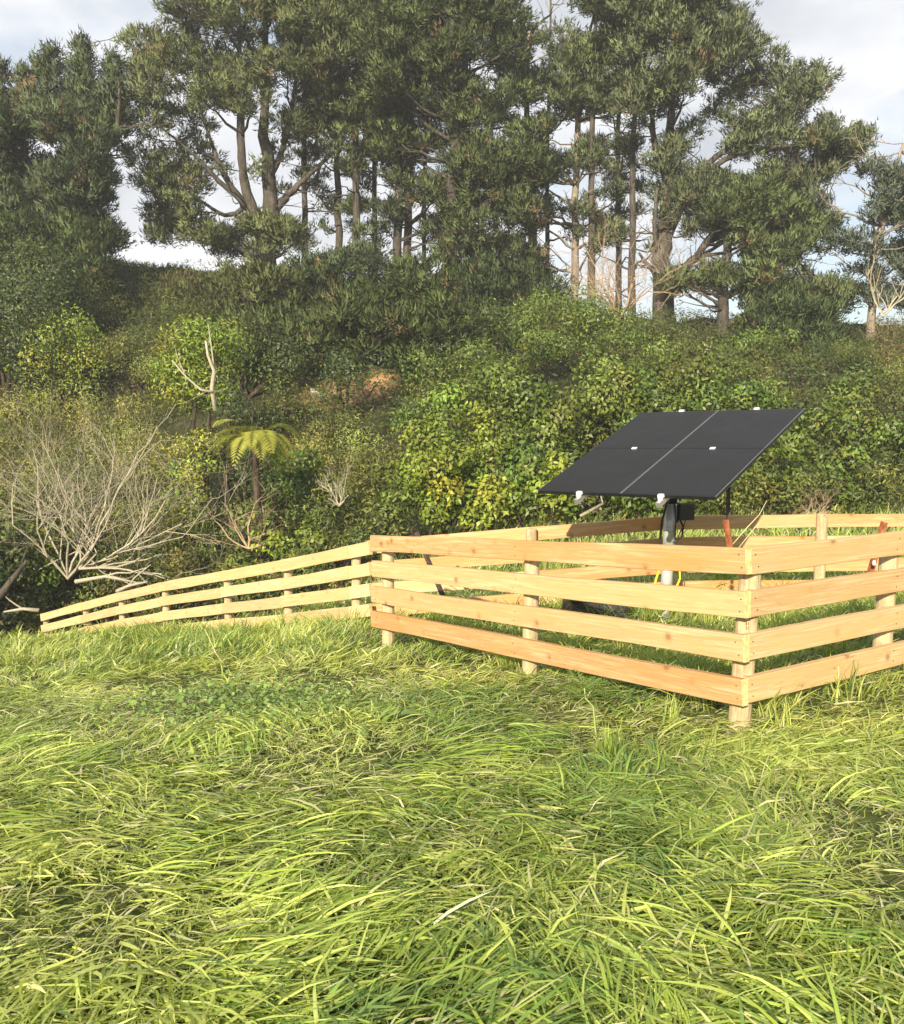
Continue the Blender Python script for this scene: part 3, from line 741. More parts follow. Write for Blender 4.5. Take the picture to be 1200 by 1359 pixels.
pine('pine_tree', 'broad spreading pine with a fan of thick bare stems, right of the sky gap', 'tree', 45,
     [[(350, 358, 30, 0), (352, 320, 30, 0), (360, 262, 24, 0), (350, 150, 15, 0), (352, 0, 8, 0), (350, -60, 3, 0)],
      [(345, 300, 18, 0), (322, 240, 15, -.4), (316, 120, 11, -.6), (318, 20, 5, -.6)],
      [(340, 285, 13, 0), (322, 268, 12, .3), (298, 235, 9, .5), (285, 205, 6, .7), (262, 130, 3, 1)],
      [(335, 280, 10, 0), (290, 240, 8, -.5), (258, 205, 5, -1), (215, 170, 3, -1.5)],
      [(360, 290, 16, 0), (378, 262, 13, .4), (402, 240, 9, .6), (440, 205, 5, 1)],
      [(352, 250, 12, 0), (372, 210, 10, .3), (388, 150, 7, .4), (400, 40, 3, .4)],
      [(325, 275, 9, 0), (300, 290, 7, -.4), (262, 262, 4, -.6), (205, 262, 3, -.6)],
      [(348, 350, 14, 0), (325, 335, 10, -.5), (300, 320, 6, -1)]],
     P2, (.115, .130, .054), dead=26, barkm='pine_bark')
# 3-6 slim straight pines
def slim(px, base, w, toppoly, n, lab, Y, hue=MD, lean=0, dead=10):
    toppads = pads_in(toppoly, n, 17, 30, 1.8)
    for _ in range(8): 
        y_ = R.uniform(150, 350); toppads.append((px + R.normal(0, 17), y_, R.uniform(9, 19), R.uniform(6, 10), R.uniform(-.5, 1.5)))
    pine('pine_tree', lab, 'tree', Y, [[(px, base, w, 0), (px - 2 + lean * .3, 280, w * .85, 0), (px - 3 + lean * .6, 180, w * .7, 0), (px + lean, 60, w * .45, 0), (px + lean, -50, 3, 0)]],
         toppads, hue, dead=dead)
slim(406, 375, 11, [(385, -50), (440, -50), (450, 60), (440, 120), (395, 140), (380, 60)], 16, 'slim straight pine trunk just right of the broad spreading pine', 47, GY)
slim(450, 385, 13, [(420, -60), (490, -60), (490, 130), (470, 170), (425, 160), (415, 60)], 24, 'second slim pine trunk right of the broad pine, with a snapped orange stub', 48, MD)
slim(475, 385, 14, [(445, -60), (520, -60), (515, 140), (490, 180), (455, 190), (440, 80)], 24, 'third slim pine trunk right of the broad pine, thicker with rough bark', 46, MD)
slim(499, 390, 10, [(470, -60), (530, -60), (530, 160), (505, 200), (480, 170)], 20, 'fourth slim pine trunk right of the broad pine, nearest to the dark central pine', 49, DK)
# 7 the tall dark pine in the middle
P7 = pads_in([(500, -60), (600, -60), (700, -60), (715, 40), (725, 120), (700, 150), (660, 200), (640, 260), (560, 260), (520, 250), (500, 180), (495, 60)], 78, 20, 36, 2.6)
P7 += pads_in([(590, 190), (690, 200), (745, 215), (710, 290), (720, 350), (700, 390), (690, 430), (610, 430), (585, 330)], 54, 18, 32, 2.2)
P7 += pads_in([(680, 160), (730, 150), (760, 170), (745, 195), (690, 200)], 8, 12, 20, 1)
pine('pine_tree', 'tallest dark pine in the middle of the row with foliage down to its foot', 'tree', 44,
     [[(598, 440, 24, 0), (598, 330, 22, 0), (600, 240, 20, 0), (612, 130, 18, 0), (616, 20, 12, 0), (620, -60, 5, 0)],
      [(600, 330, 13, 0), (640, 270, 11, -.8), (700, 240, 6, -1.2)]], P7, (.084, .104, .038), dead=20)
P8 = pads_in([(505, 200), (600, 200), (600, 330), (500, 330)], 16, 12, 22, 1.6) + pads_in([(520, -60), (600, -60), (590, 120), (575, 220), (530, 230), (505, 200)], 34, 16, 30, 2)
P8 += pads_in([(500, 350), (560, 335), (610, 380), (590, 450), (520, 470), (470, 440), (470, 400)], 24, 16, 28, 1.5)
pine('pine_tree', 'twin trunk dark pine just left of the tallest central pine', 'tree', 46.5,
     [[(526, 420, 15, 0), (528, 300, 14, 0), (530, 180, 11, 0), (535, -40, 4, 0)], [(540, 418, 15, .4), (541, 300, 13, .4), (545, 180, 10, .4), (560, -40, 4, .4)],
      [(563, 400, 8, 1.5), (563, 300, 7, 1.5), (565, 180, 6, 1.5), (565, 60, 3, 1.5)]], P8, DK, dead=26)
# 9-12 stand right of the centre
P9 = pads_in([(680, 20), (720, 60), (700, 160), (650, 150), (640, 60)], 14, 16, 26, 1.5)
P9 += pads_in([(655, 205), (735, 165), (745, 190), (700, 225)], 8, 12, 20, 1)
pine('pine_tree', 'pine with a bright bare stretch of trunk and a dead branched top', 'tree', 48,
     [[(708, 420, 14, 0), (707, 300, 14, 0), (700, 240, 12, 0), (612, 165, 12, -.5)][:3] + [(698, 140, 9, 0), (702, 30, 5, 0)],
      [(690, 110, 6, 0), (700, 40, 5, 0), (730, 20, 3, 0)]], P9, (.10, .115, .058), dead=34, barkm='pale_bark')
P10 = pads_in([(700, 235), (800, 235), (810, 330), (700, 340)], 12, 10, 18, 1.4) + pads_in([(735, 60), (770, 20), (840, -50), (870, 60), (860, 130), (800, 160), (760, 165), (730, 140), (725, 100)], 44, 17, 30, 2)
P10 += pads_in([(700, 215), (780, 190), (800, 215), (760, 245), (710, 255)], 12, 13, 22, 1.2)
pine('pine_tree', 'pine with a reddish trunk just right of the central pines', 'tree', 47,
     [[(762, 410, 12, 0), (764, 300, 12, 0), (766, 190, 10, 0), (775, 80, 7, 0), (790, 10, 3, 0)]], P10, (.10, .122, .05), dead=18, barkm='pale_bark')
slim(727, 395, 8, [(715, 160), (760, 140), (770, 220), (730, 250)], 8, 'thin dark pine trunk between the pale trunk and the reddish trunk', 50, DK, 4, 14)
slim(785, 410, 13, [(760, -50), (830, -50), (835, 60), (820, 120), (775, 100)], 18, 'straight pine trunk behind the brown dead bush', 46, GY, 6, 16)
slim(822, 400, 10, [(800, -50), (850, -50), (850, 80), (810, 110)], 14, 'thin pine trunk with short stubs, left of the big windswept pine', 48, GY, 2, 24)
slim(839, 420, 12, [(820, -50), (880, -50), (870, 90), (835, 110)], 14, 'pine trunk with upswept bare arms touching the big windswept pine', 46, GY, 8, 26)
# 13 the big windswept pine on the right
P13 = pads_in([(800, -60), (960, -60), (965, 5), (985, 40), (1010, 50), (1020, 75), (1040, 95), (1080, 95), (1085, 120), (1055, 150), (1000, 180), (960, 150), (900, 120), (870, 175), (830, 170), (810, 90)], 84, 18, 32, 2.4)
P13 += pads_in([(985, 160), (1050, 165), (1110, 165), (1150, 180), (1135, 205), (1090, 235), (1040, 240), (990, 225), (960, 190)], 34, 14, 24, 1.8)
P13 += pads_in([(920, 225), (1000, 205), (1060, 240), (1050, 290), (1000, 315), (930, 310), (900, 280), (870, 260)], 36, 15, 26, 2)
P13 += pads_in([(830, 190), (900, 190), (920, 260), (870, 300), (840, 260)], 14, 11, 20, 1.4) + pads_in([(1030, 235), (1110, 240), (1100, 300), (1040, 300)], 10, 12, 20, 1.4)
P13 += [(1118, 188, 20, 11, 0), (1100, 205, 20, 12, .4), (1138, 186, 14, 8, 0), (1085, 180, 22, 12, -.4), (1125, 205, 13, 8, .3), (1146, 180, 9, 6, 0), (1132, 178, 12, 8, 0), (1080, 92, 10, 7, 0), (1088, 122, 9, 6, 0), (1112, 215, 12, 8, 0), (893, 195, 20, 12, 0), (870, 215, 16, 10, .5), (920, 170, 18, 10, 0)]
pine('pine_tree', 'big windswept pine leaning right with a thick forked trunk behind the solar panels', 'tree', 44,
     [[(884, 415, 34, 0), (880, 355, 32, 0), (882, 300, 20, 0), (886, 230, 16, 0), (893, 120, 11, 0), (905, 0, 6, 0), (910, -60, 3, 0)],
      [(895, 370, 18, 0), (925, 340, 13, -.5), (955, 300, 10, -1), (985, 250, 7, -1.4)],
      [(884, 320, 15, 0), (915, 250, 13, .2), (940, 215, 10, .3), (985, 185, 8, .4), (1060, 130, 4, .5)],
      [(900, 280, 12, 0), (930, 235, 10, -.5), (972, 205, 8, -.8), (1010, 195, 6, -1), (1110, 190, 3, -1.2)],
      [(878, 350, 11, 0), (868, 310, 8, -.6), (872, 250, 5, -.8)], [(876, 370, 10, 0), (858, 350, 7, -.5), (848, 335, 3, -.6)],
      [(884, 240, 12, 0), (868, 190, 9, .5), (862, 120, 6, .6), (850, 40, 3, .6)]],
     P13, (.115, .132, .064), dead=44)
# 14 lower pine right of it
P14 = pads_in([(950, 255), (1020, 245), (1090, 290), (1100, 330), (1040, 340), (960, 320)], 26, 15, 26, 1.6)
P14 += pads_in([(1000, 335), (1070, 310), (1120, 340), (1120, 400), (1080, 450), (1010, 450), (985, 400)], 46, 16, 28, 2)
P14 += pads_in([(900, 345), (990, 355), (985, 385), (900, 380), (870, 370)], 14, 12, 20, 1.4)
pine('pine_tree', 'low dark pine with level branches right of the windswept trunk', 'tree', 41,
     [[(958, 425, 20, 0), (960, 370, 16, 0), (966, 320, 13, 0), (975, 270, 5, 0)], [(960, 395, 13, 0), (1010, 370, 9, -.4), (1050, 340, 5, -.8)]], P14, (.10, .125, .046), dead=18)
# 15-16 far right
P15 = pads_in([(1100, 235), (1150, 215), (1195, 215), (1190, 290), (1120, 300), (1085, 270)], 16, 10, 18, 1.5)
P15 += pads_in([(1110, 300), (1200, 330), (1230, 400), (1120, 400), (1100, 350)], 12, 10, 20, 1.5)
pine('dead_pine', 'pale leaning dying pine trunk at the far right with thin grey foliage', 'tree', 40,
     [[(1157, 400, 13, 0), (1162, 340, 12, 0), (1170, 285, 9, 0), (1182, 240, 7, 0), (1200, 190, 4, 0)], [(1167, 330, 5, 0), (1180, 270, 3, 0), (1210, 230, 2, 0)]], P15, (.085, .105, .07), dead=26, barkm='pale_bark', tufts=7)
P16 = pads_in([(1195, 200), (1260, 190), (1280, 420), (1190, 420)], 24, 14, 24, 1.5)
pine('pine_tree', 'grey green pine cut by the right edge of the view', 'tree', 41,
     [[(1225, 420, 14, 0), (1228, 300, 10, 0), (1230, 190, 4, 0)]], P16, (.075, .10, .06), dead=8, tufts=9)
# low dark pine scrub under the row, each a thing
def low_pine(px, py, hw, hh, n, Y, lab, hue=DK):
    hue = tuple(1.1 * h for h in hue)
    pine('young_pine', lab, 'tree', Y, [[(px, py + hh + 10, 9, 0), (px + 4, py, 6, 0), (px, py - hh, 3, 0)]],
         pads_in([(px - hw, py - hh * .3), (px - hw * .4, py - hh), (px + hw * .5, py - hh), (px + hw, py - hh * .2), (px + hw * .8, py + hh), (px - hw * .8, py + hh)], n, 16, 28, 1.6, gaps=False), hue, tufts=7)
low_pine(410, 385, 60, 38, 26, 41, 'low dark pine beneath the slim trunks, right of the broad pine', (.052, .072, .028))
low_pine(470, 345, 40, 26, 9, 43, 'small dark pine crown between the feet of the slim trunks')
low_pine(540, 415, 66, 62, 36, 36, 'dark drooping pine in front of the twin trunk pine, above the orange clay', (.06, .078, .024))
low_pine(655, 400, 60, 48, 30, 41, 'dark pine growth at the foot of the tallest pine', (.045, .066, .024))
low_pine(372, 440, 66, 36, 24, 34.5, 'dark pine boughs hanging over the bank left of the clay face', (.068, .085, .026))
low_pine(462, 438, 60, 44, 26, 33.5, 'darkest low pine on the bank just left of the orange clay', (.056, .070, .022))
low_pine(575, 452, 40, 48, 18, 33.5, 'narrow dark pine on the bank right of the orange clay', (.058, .075, .022))
low_pine(60, 330, 90, 44, 34, 39, 'dark pine skirt below the many-topped pine at the left', (.06, .08, .026))
low_pine(328, 392, 78, 36, 34, 40, 'low olive pine beneath the broad spreading pine', (.08, .088, .030))
low_pine(1060, 430, 60, 36, 22, 38, 'dark low pine above the gully at the right', (.06, .085, .03))
low_pine(720, 395, 36, 30, 10, 43, 'small pine between the pale trunks and the central pine', (.06, .085, .03))

# ------------------------------------------------------------------ broadleaf bank
SPECIES = {  # length, width, colour, spread of colour, material, per-square-metre
 'broad':   (.13, .070, (.108, .150, .024), .34, 'leaf', 190),
 'bright':  (.13, .070, (.175, .220, .026), .28, 'leaf', 190),
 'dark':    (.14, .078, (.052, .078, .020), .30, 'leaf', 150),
 'lime':    (.12, .070, (.250, .300, .040), .22, 'leaf', 190),
 'fine':    (.11, .032, (.235, .245, .062), .34, 'fine_leaf', 260),
 'olive':   (.115, .042, (.115, .135, .032), .36, 'fine_leaf', 220),
 'dry':     (.105, .022, (.220, .175, .080), .30, 'fine_leaf', 260),
}
def leaves(P, Nrm, L, W, col, var, droop=.25):
    n = len(P)
    nr = unit(Nrm * .75 + R.normal(size=(n, 3)) * .55 + np.array([0, 0, .25]))
    t = unit(np.cross(nr, R.normal(size=(n, 3)))); t[:, 2] -= droop; t = unit(t)
    b = unit(np.cross(nr, t)); ll = L * R.uniform(.6, 1.25, (n, 1)); ww = W * R.uniform(.7, 1.2, (n, 1))
    p0 = P; p1 = P + t * ll * .45 + b * ww * .5 + nr * ww * .18; p2 = P + t * ll - nr * ll * .10; p3 = P + t * ll * .45 - b * ww * .5 + nr * ww * .18
    V = np.stack([p0, p1, p2, p3], 1).reshape(-1, 3)
    F = np.arange(n * 4).reshape(-1, 4)
    return V, F
def bush(px, Y, top, hw, sp, label, name='bush', cat='bush', lobes=None, zbase=None, dens=1.0, stem='brown_bark', open_base=0.0, stems=True):
    X = float(xat(px, Y)); z0 = float(zg(X, Y)) if zbase is None else zbase
    zt = at(px, top, Y)[2]; H = max(zt - z0, .6); RX = hw * 1.08 * Y / F_PX
    L, W, hue, var, mt, per = SPECIES[sp]
    e = empty(name, (X, Y, float(zg(X, Y))), label, cat)
    nl = lobes or int(np.clip(RX * H * 5.2, 9, 44))
    if Y > 27: RX *= 1.3
    lo = open_base
    Vs = []; Fs = []; Cs = []; off = 0; tops = []; Ns = []
    zc = z0 + H * (.5 + lo / 2); hz = H * (.5 - lo / 2)
    for i in range(nl):
        d = rand_dirs(1)[0]; d[2] = d[2] * .9 + .05
        if d[1] > .35: d[1] *= -.6                                 # more growth on the side away from the bank
        rr = R.uniform(.45, 1.0)
        c = np.array([X, Y, zc - hz * .05]) + d * np.array([RX, RX * .85, hz * .82]) * rr
        lr = R.uniform(.17, .36) * min(RX, hz * 1.2) + .16
        lr3 = np.array([lr * R.uniform(.9, 1.25), lr, lr * R.uniform(.75, 1.05)])
        area = 4 * PI * lr * lr
        n = int(area * per * dens * (.62 if Y < 24 else .56) * (22 / max(Y, 15)) ** .5)
        n = min(n, 2600)
        dd = rand_dirs(n); dd = dd[(dd[:, 1] < .35) | (R.random(n) < .22)]; n = len(dd)
        rad = 1 - np.abs(R.normal(0, .24, (n, 1))) + (R.random((n, 1)) < .12) * R.uniform(0, .35, (n, 1)); bump = 1 + .16 * np.sin(dd[:, :1] * 9 + i) * np.sin(dd[:, 2:] * 8 + i * 2)
        Pp = c + dd * lr3 * rad * bump
        col = np.array(hue) * (1 + R.normal(0, .20)) * np.array([1 + R.normal(0, .07), 1, 1]) * (1 + R.normal(0, var, (n, 1))) * np.array([1 + R.normal(0, .10), 1, 1])
        yl = R.random(n) < .025; col[yl] = np.array([.24, .24, .05]) * R.uniform(.6, 1.2, (yl.sum(), 1))
        V, F = leaves(Pp, dd, L, W * (1 if Y < 23.5 else 1.25), hue, var)
        if Y >= 23.5: V = V.reshape(-1, 4, 3)[:, [0, 1, 2]].reshape(-1, 3); F = np.arange(len(V)).reshape(-1, 3)
        kk = F.shape[1]; T3 = V.reshape(n, kk, 3); ln_ = unit(np.cross(T3[:, 1] - T3[:, 0], T3[:, 2] - T3[:, 0])); fl = (ln_ * dd).sum(1) < 0; ln_[fl] *= -1; F[fl] = F[fl][:, ::-1]
        Ns.append(np.repeat(unit(ln_ * .6 + dd * .7 + np.array([0, 0, .15])), kk, 0))
        Vs.append(V); Fs.append(F + off); off += len(V); Cs.append(np.repeat(np.clip(col, .012, .8), kk, 0)); tops.append(c)
    V = np.concatenate(Vs); F = np.concatenate(Fs)
    tag(obj_np('foliage', V, [F], M[mt], e, col=np.concatenate(Cs), normals=np.concatenate(Ns)), kind='stuff')
    TOT['tri'] += (F.shape[1] - 2) * len(F)
    if stems:
        T = Tubes(); foot = np.array([X, Y, float(zg(X, Y)) - .1])
        ks = R.permutation(len(tops))[:(2 if lo > .3 else max(4, int(nl * .4)))]
        r0 = .035 + .012 * H
        for k in ks: limb(T, foot + np.array([R.normal() * .12, R.normal() * .12, 0]), tops[k], r0, .014, -.05, 6, 5, .08)
        T.build('stems', M[stem], e); 
    return e
def twiggy(px, py, Y, n, L, label, matn='dead_wood', spread=1.0, lean=(0, 0), r=.03, depthlv=4, name='dead_shrub', cat='shrub', up=.8):
    foot = at(px, py, Y); e = empty(name, foot, label, cat); T = Tubes()
    def grow(p, d, l, r, lv):
        n_ = 4; pts = [p]; q = p.copy(); dd = d.copy()
        for _ in range(n_):
            dd = unit(dd + R.normal(size=3) * .17 + np.array([0, 0, .05])); q = q + dd * l / n_; pts.append(q)
        T.add(pts, np.linspace(r, r * .6, n_ + 1), 6 if lv > 2 else 3, cap=False)
        if lv <= 0: return
        for k in range(R.integers(2, 4)):
            i = R.integers(1, n_ + 1); nd = unit(dd + R.normal(size=3) * np.array([.6, .5, .45]) * spread)
            grow(pts[i], nd, l * R.uniform(.6, .92), r * .54, lv - 1)
    for i in range(n):
        a = R.uniform(0, 2 * PI); d = unit(np.array([math.cos(a) * .7 + lean[0], math.sin(a) * .4 + lean[1], up + R.uniform(-.3, .4)]))
        grow(foot.copy(), d, L * R.uniform(.7, 1.1), r * R.uniform(.7, 1.1), depthlv)
    tag(T.build('branches', M[matn], e), kind='stuff')
    return e

B = bush
# ---- back of the bank first
B(60, 37, 305, 75, 'dark', 'glossy dark green bush below the dark left pine, at the left edge')
B(20, 33, 335, 60, 'dark', 'dark bush at the very left edge under the pines')
B(88, 33, 378, 46, 'lime', 'yellow green rounded bush below the dark glossy one at the left')
B(150, 35, 420, 50, 'olive', 'olive scrub on the bare slope left of the dead branches')
B(195, 34, 430, 45, 'fine', 'feathery pale green bush above the bleached dead shrub')
B(330, 32, 420, 62, 'dark', 'dark shaded bush below the clay scar left of centre')
B(385, 33, 420, 60, 'dark', 'very dark glossy bush under the low pine left of centre')
B(440, 33, 440, 50, 'dark', 'dark bush left of the orange clay face')
B(400, 27, 485, 56, 'olive', 'dull olive bush above and right of the tree fern')
B(560, 33, 440, 30, 'dark', 'dark bush at the right of the orange clay face')
B(610, 29, 440, 46, 'broad', 'tall leafy green bush under the tallest pine')
B(680, 31, 425, 60, 'broad', 'leafy bush below the pale trunks in the middle')
B(752, 33, 378, 64, 'broad', 'tall glossy bush under the reddish pine trunks')
B(820, 31, 425, 60, 'broad', 'green bush below the brown dead bush')
B(890, 30, 440, 60, 'olive', 'olive brown bush under the windswept pine')
B(955, 31, 430, 50, 'broad', 'green bush below the low pine with level branches')
B(1085, 32, 460, 50, 'dark', 'dark bush in the shaded hollow at the right')
B(1140, 31, 440, 58, 'olive', 'pale olive scrub bush high on the bank at the right')
B(1195, 30, 400, 60, 'dry', 'tawny dry scrub at the right edge of the bank')
B(1180, 27, 470, 56, 'fine', 'feathery green scrub near the right edge, below the tawny scrub')
B(350, 34, 400, 60, 'dark', 'dark bush under the broad spreading pine, right of the clay spot')
B(500, 34, 425, 50, 'dark', 'deep green bush just above the orange clay face')
B(648, 34, 395, 55, 'dark', 'dark bush at the foot of the tallest pine')
B(720, 35, 392, 50, 'broad', 'glossy bush below the gap of sky right of the tallest pine')
B(860, 35, 418, 55, 'olive', 'olive bush at the very foot of the windswept pine')
B(1010, 34, 430, 50, 'broad', 'green bush right of the feet of the low pine')
B(1050, 30, 500, 56, 'dark', 'dark bush in the shadowed hollow above the panels on the right')
B(465, 30, 455, 40, 'dark', 'shaded glossy bush left of and above the bare ledge')
B(235, 37, 385, 46, 'olive', 'dull low scrub on the crest slope under the sky gap')
B(140, 38, 370, 40, 'fine', 'pale scrub on the slope right of the left dark pines')
B(560, 27, 500, 46, 'broad', 'leafy bush to the right below the orange clay')
B(860, 27, 445, 60, 'broad', 'leafy green bush high above the middle of the panels')
B(960, 27, 455, 60, 'olive', 'brown green bush high above the right of the panels')
B(1110, 26, 480, 50, 'broad', 'sunlit green bush right of the dark hollow')
# ---- small tree with the white trunk
B(268, 26.5, 395, 58, 'bright', 'small leafy tree with a thin white trunk on the left bank', 'small_tree', 'tree', stem='brown_bark', open_base=.42)
B(318, 25, 470, 48, 'dark', 'dark bush right of the thin white trunk')
B(262, 24, 520, 34, 'lime', 'lime yellow leafy shrub left of the tree fern')
# ---- left feathery scrub
B(20, 25, 430, 62, 'fine', 'tall feathery yellow green bush at the left edge')
B(82, 26, 455, 60, 'fine', 'feathery bush behind the bleached dead shrub')
B(150, 26, 470, 56, 'fine', 'pale feathery bush just above the crown of the dead shrub')
B(205, 25, 490, 50, 'fine', 'feathery green bush between the dead shrub and the thin white trunk')
B(10, 23, 560, 60, 'olive', 'olive bush at the left edge beside the dead shrub')
B(110, 24, 560, 70, 'olive', 'dull scrub seen through the bare grey branches')
B(200, 23.5, 590, 60, 'fine', 'soft green scrub right of the bare grey branches')
B(25, 22, 650, 60, 'bright', 'sunlit glossy bush at the lower left corner of the bank', open_base=0)
B(-30, 21, 600, 60, 'dark', 'dark bush mostly cut by the left edge')
B(75, 22.5, 690, 40, 'broad', 'small leafy bush at the foot of the dead shrub')
B(150, 21.5, 700, 50, 'olive', 'low olive bush behind the lower end of the left fence')
B(225, 21, 690, 56, 'olive', 'low dull green bush behind the middle of the left fence')
B(300, 21, 640, 50, 'olive', 'brownish olive bush below the tree fern')
B(350, 22, 640, 46, 'dark', 'dark leafy bush right of the tree fern trunk')
B(338, 20.4, 634, 36, 'broad', 'leafy bush hiding the foot of the tree fern')
B(395, 20, 650, 44, 'bright', 'small bright leafed bush right of the fern, low on the bank')
B(340, 18.5, 700, 44, 'olive', 'low scrub just behind the left fence near its top')
B(410, 17.5, 690, 46, 'olive', 'low scrub behind the fence where the left fence meets the enclosure')
# ---- middle
B(440, 25, 530, 62, 'fine', 'soft grey green bush below the clay scar')
B(385, 24, 560, 50, 'broad', 'broad leafed bush directly behind the tree fern')
B(500, 23, 545, 52, 'olive', 'twiggy olive bush left of the big bright bush')
B(450, 20, 610, 52, 'olive', 'dense olive bush in front of the soft grey green one')
B(505, 19, 640, 44, 'olive', 'twiggy low bush left of the bare stems')
B(595, 21.5, 500, 66, 'bright', 'big bright green leafy bush in the middle of the bank')
B(570, 19.5, 560, 52, 'bright', 'bright leafy bush at the lower left of the big middle bush', open_base=.15)
B(640, 20, 560, 46, 'broad', 'leafy bush right of the bright bush with dark gaps under it', open_base=.15)
B(655, 18.5, 610, 26, 'lime', 'small lime green patch of shrub low in the middle')
B(690, 22, 470, 70, 'broad', 'broad green bush left of the solar panels')
B(700, 19, 590, 46, 'broad', 'leafy bush just left of the low corner of the panels')
B(740, 18.5, 578, 28, 'lime', 'rounded yellow green bush beside the left corner of the panels')
B(775, 23, 455, 66, 'broad', 'green bush behind the upper left of the panels')
B(850, 23, 470, 60, 'broad', 'green bush directly above the panels')
B(930, 23, 462, 66, 'broad', 'green bush above the right half of the panels')
B(1005, 24, 490, 50, 'broad', 'green bush above the top right corner of the panels')
B(800, 19, 590, 60, 'broad', 'leafy bush hidden partly by the left of the panels')
B(880, 18.5, 600, 60, 'broad', 'shaded bush behind the mast')
B(960, 18.5, 610, 50, 'olive', 'olive bush under the right corner of the panels')
B(1020, 19.5, 560, 50, 'broad', 'leafy bush at the right of the panels')
B(1090, 22, 510, 62, 'broad', 'large glossy bush right of the panels')
B(1060, 18.5, 620, 50, 'olive', 'reddish olive low bush behind the far fence')
B(1120, 19, 590, 54, 'broad', 'green bush behind the far fence post')
B(1165, 22, 530, 60, 'broad', 'tall green bush near the right edge')
B(1185, 18.5, 610, 56, 'olive', 'low olive bush at the right edge behind the far fence')
B(1250, 24, 480, 70, 'olive', 'olive bush mostly cut by the right edge')

# ---- bare and dead growth
twiggy(90, 768, 21.2, 9, 1.9, 'bleached leafless shrub spreading above the lower end of the left fence', 'dead_wood', .95, (.25, -.1), .034, 5)
twiggy(105, 755, 20.8, 5, 1.9, 'second fan of bleached bare branches leaning right from the same spot', 'dead_wood', .8, (1.1, -.2), .028, 5, up=.45)
twiggy(150, 735, 20.4, 3, 2.0, 'third low fan of bleached branches reaching toward the tree fern', 'dead_wood', .8, (1.3, -.15), .024, 5, up=.55)
twiggy(330, 728, 18.2, 5, .62, 'pale dead twigs lying behind the left fence under the fern', 'dry_twig', 1.0, (-.4, -.2), .02, 4, up=.4)
twiggy(820, 425, 39, 9, 1.5, 'brown dead bush with dense fine twigs below the pines', 'dry_twig', .9, (-.1, 0), .05, 5)
twiggy(890, 395, 42.5, 6, 1.6, 'broken grey limbs at the foot of the windswept pine', 'pale_bark', 1.0, (.3, -.2), .06, 3)
twiggy(1172, 420, 33, 3, 1.2, 'pale bent dead branch near the right edge of the bank', 'dead_wood', .6, (.1, 0), .05, 2)
twiggy(450, 672, 18.2, 4, .42, 'grey twigs poking from the low bushes left of centre', 'dead_wood', .9, (0, -.3), .018, 4)
twiggy(1085, 690, 16.5, 5, .4, 'dry twigs in the grass behind the far fence post', 'dry_twig', 1.0, (0, -.2), .012, 4)
def stick(pts, Y, w, label, m='dead_wood'):
    e = empty('dead_branch', at(*pts[0], Y), label, 'branch'); T = Tubes(); T.add([at(p[0], p[1], Y - .04 * i) for i, p in enumerate(pts)], np.linspace(w, w * .4, len(pts)), 6)
    p = [at(q[0], q[1], Y) for q in pts]
    limb(T, p[len(p) // 2], p[-1] + np.array([.1, -.1, .35]), w * .5, w * .2, 0, 4, 4)
    T.build('wood', M[m], e)
stick([(100, 772), (140, 765), (190, 775)], 19.6, .05, 'bleached branch lying along the top of the left fence')
stick([(155, 785), (172, 777), (196, 772)], 18.6, .045, 'short pale branch resting behind the left fence rails')
stick([(52, 810), (30, 808), (5, 812)], 20.5, .05, 'pale branch poking out left of the end of the left fence')
stick([(0, 792), (15, 770), (35, 745)], 20.4, .09, 'thick brown branch leaning at the left edge', 'pine_bark')
stick([(412, 518), (428, 526), (440, 534)], 30.5, .10, 'pale log lying on the bare ledge left of the clay')
stick([(770, 685), (800, 668), (790, 655)], 16.5, .03, 'dry stick under the low edge of the panels')
stick([(286, 545), (281, 515), (284, 492), (276, 472), (273, 452)], 23.4, .06, 'white curved stem in front of the small leafy tree')
stick([(282, 520), (266, 517), (247, 500), (228, 478)], 23.3, .035, 'thin white branch curving right on the left bank')

# ---- tree fern
def tree_fern(px, py, Y, R0, label):
    top = at(px, py, Y); X = top[0]; z0 = float(zg(X, Y))
    e = empty('tree_fern', (X, Y, z0), label, 'fern')
    T = Tubes(); n = 8; p = np.linspace([X + .1, Y, z0 - .1], top, n); T.add(p, np.linspace(.11, .085, n), 8, rough=.25); T.build('trunk', M['brown_bark'], e)
    for i in range(28):
        a = i / 28 * 2 * PI + R.uniform(-.15, .15); L = R0 * R.uniform(.85, 1.12); m = 22
        s = np.linspace(0, 1, m); lift = R.uniform(.35, .80)
        rad = L * (s * .95); z = L * (lift * 1.7 * s - (1.0 + R.uniform(-.1, .35)) * s ** 2.2)
        P_ = top + np.stack([np.cos(a) * rad, np.sin(a) * rad, z], 1)
        t = np.gradient(P_, axis=0); t = unit(t); sd = unit(np.cross(t, [0, 0, 1])); Vs = []; Cs = []
        for k in range(1, m):
            w = .27 * R0 * R.uniform(.88, 1.1) * math.sin(PI * min(1, s[k] * .93 + .05)) ** .8 + .02
            for sg in (-1, 1):
                for h_ in (0, .5):
                    b = P_[k] + t[k] * h_ * (L / m); d = unit(sd[k] * sg + t[k] * .45 - np.array([0, 0, .22])); ww = t[k] * L / m * .36
                    Vs += [b - ww * .5, b + d * w * .5 - ww * .9 * .5 + [0, 0, .01], b + d * w, b + d * w * .5 + ww * .9 * .5, ]
                    c = np.array([.32, .325, .055]) * R.uniform(.75, 1.2); Cs += [c] * 4
        V = np.array(Vs); F = np.arange(len(V)).reshape(-1, 4)
        o = obj_np('frond', V, [F], M['frond'], e, col=np.array(Cs)); 
tree_fern(338, 588, 21.2, 1.05, 'yellow green tree fern standing on the left bank among dark bushes')

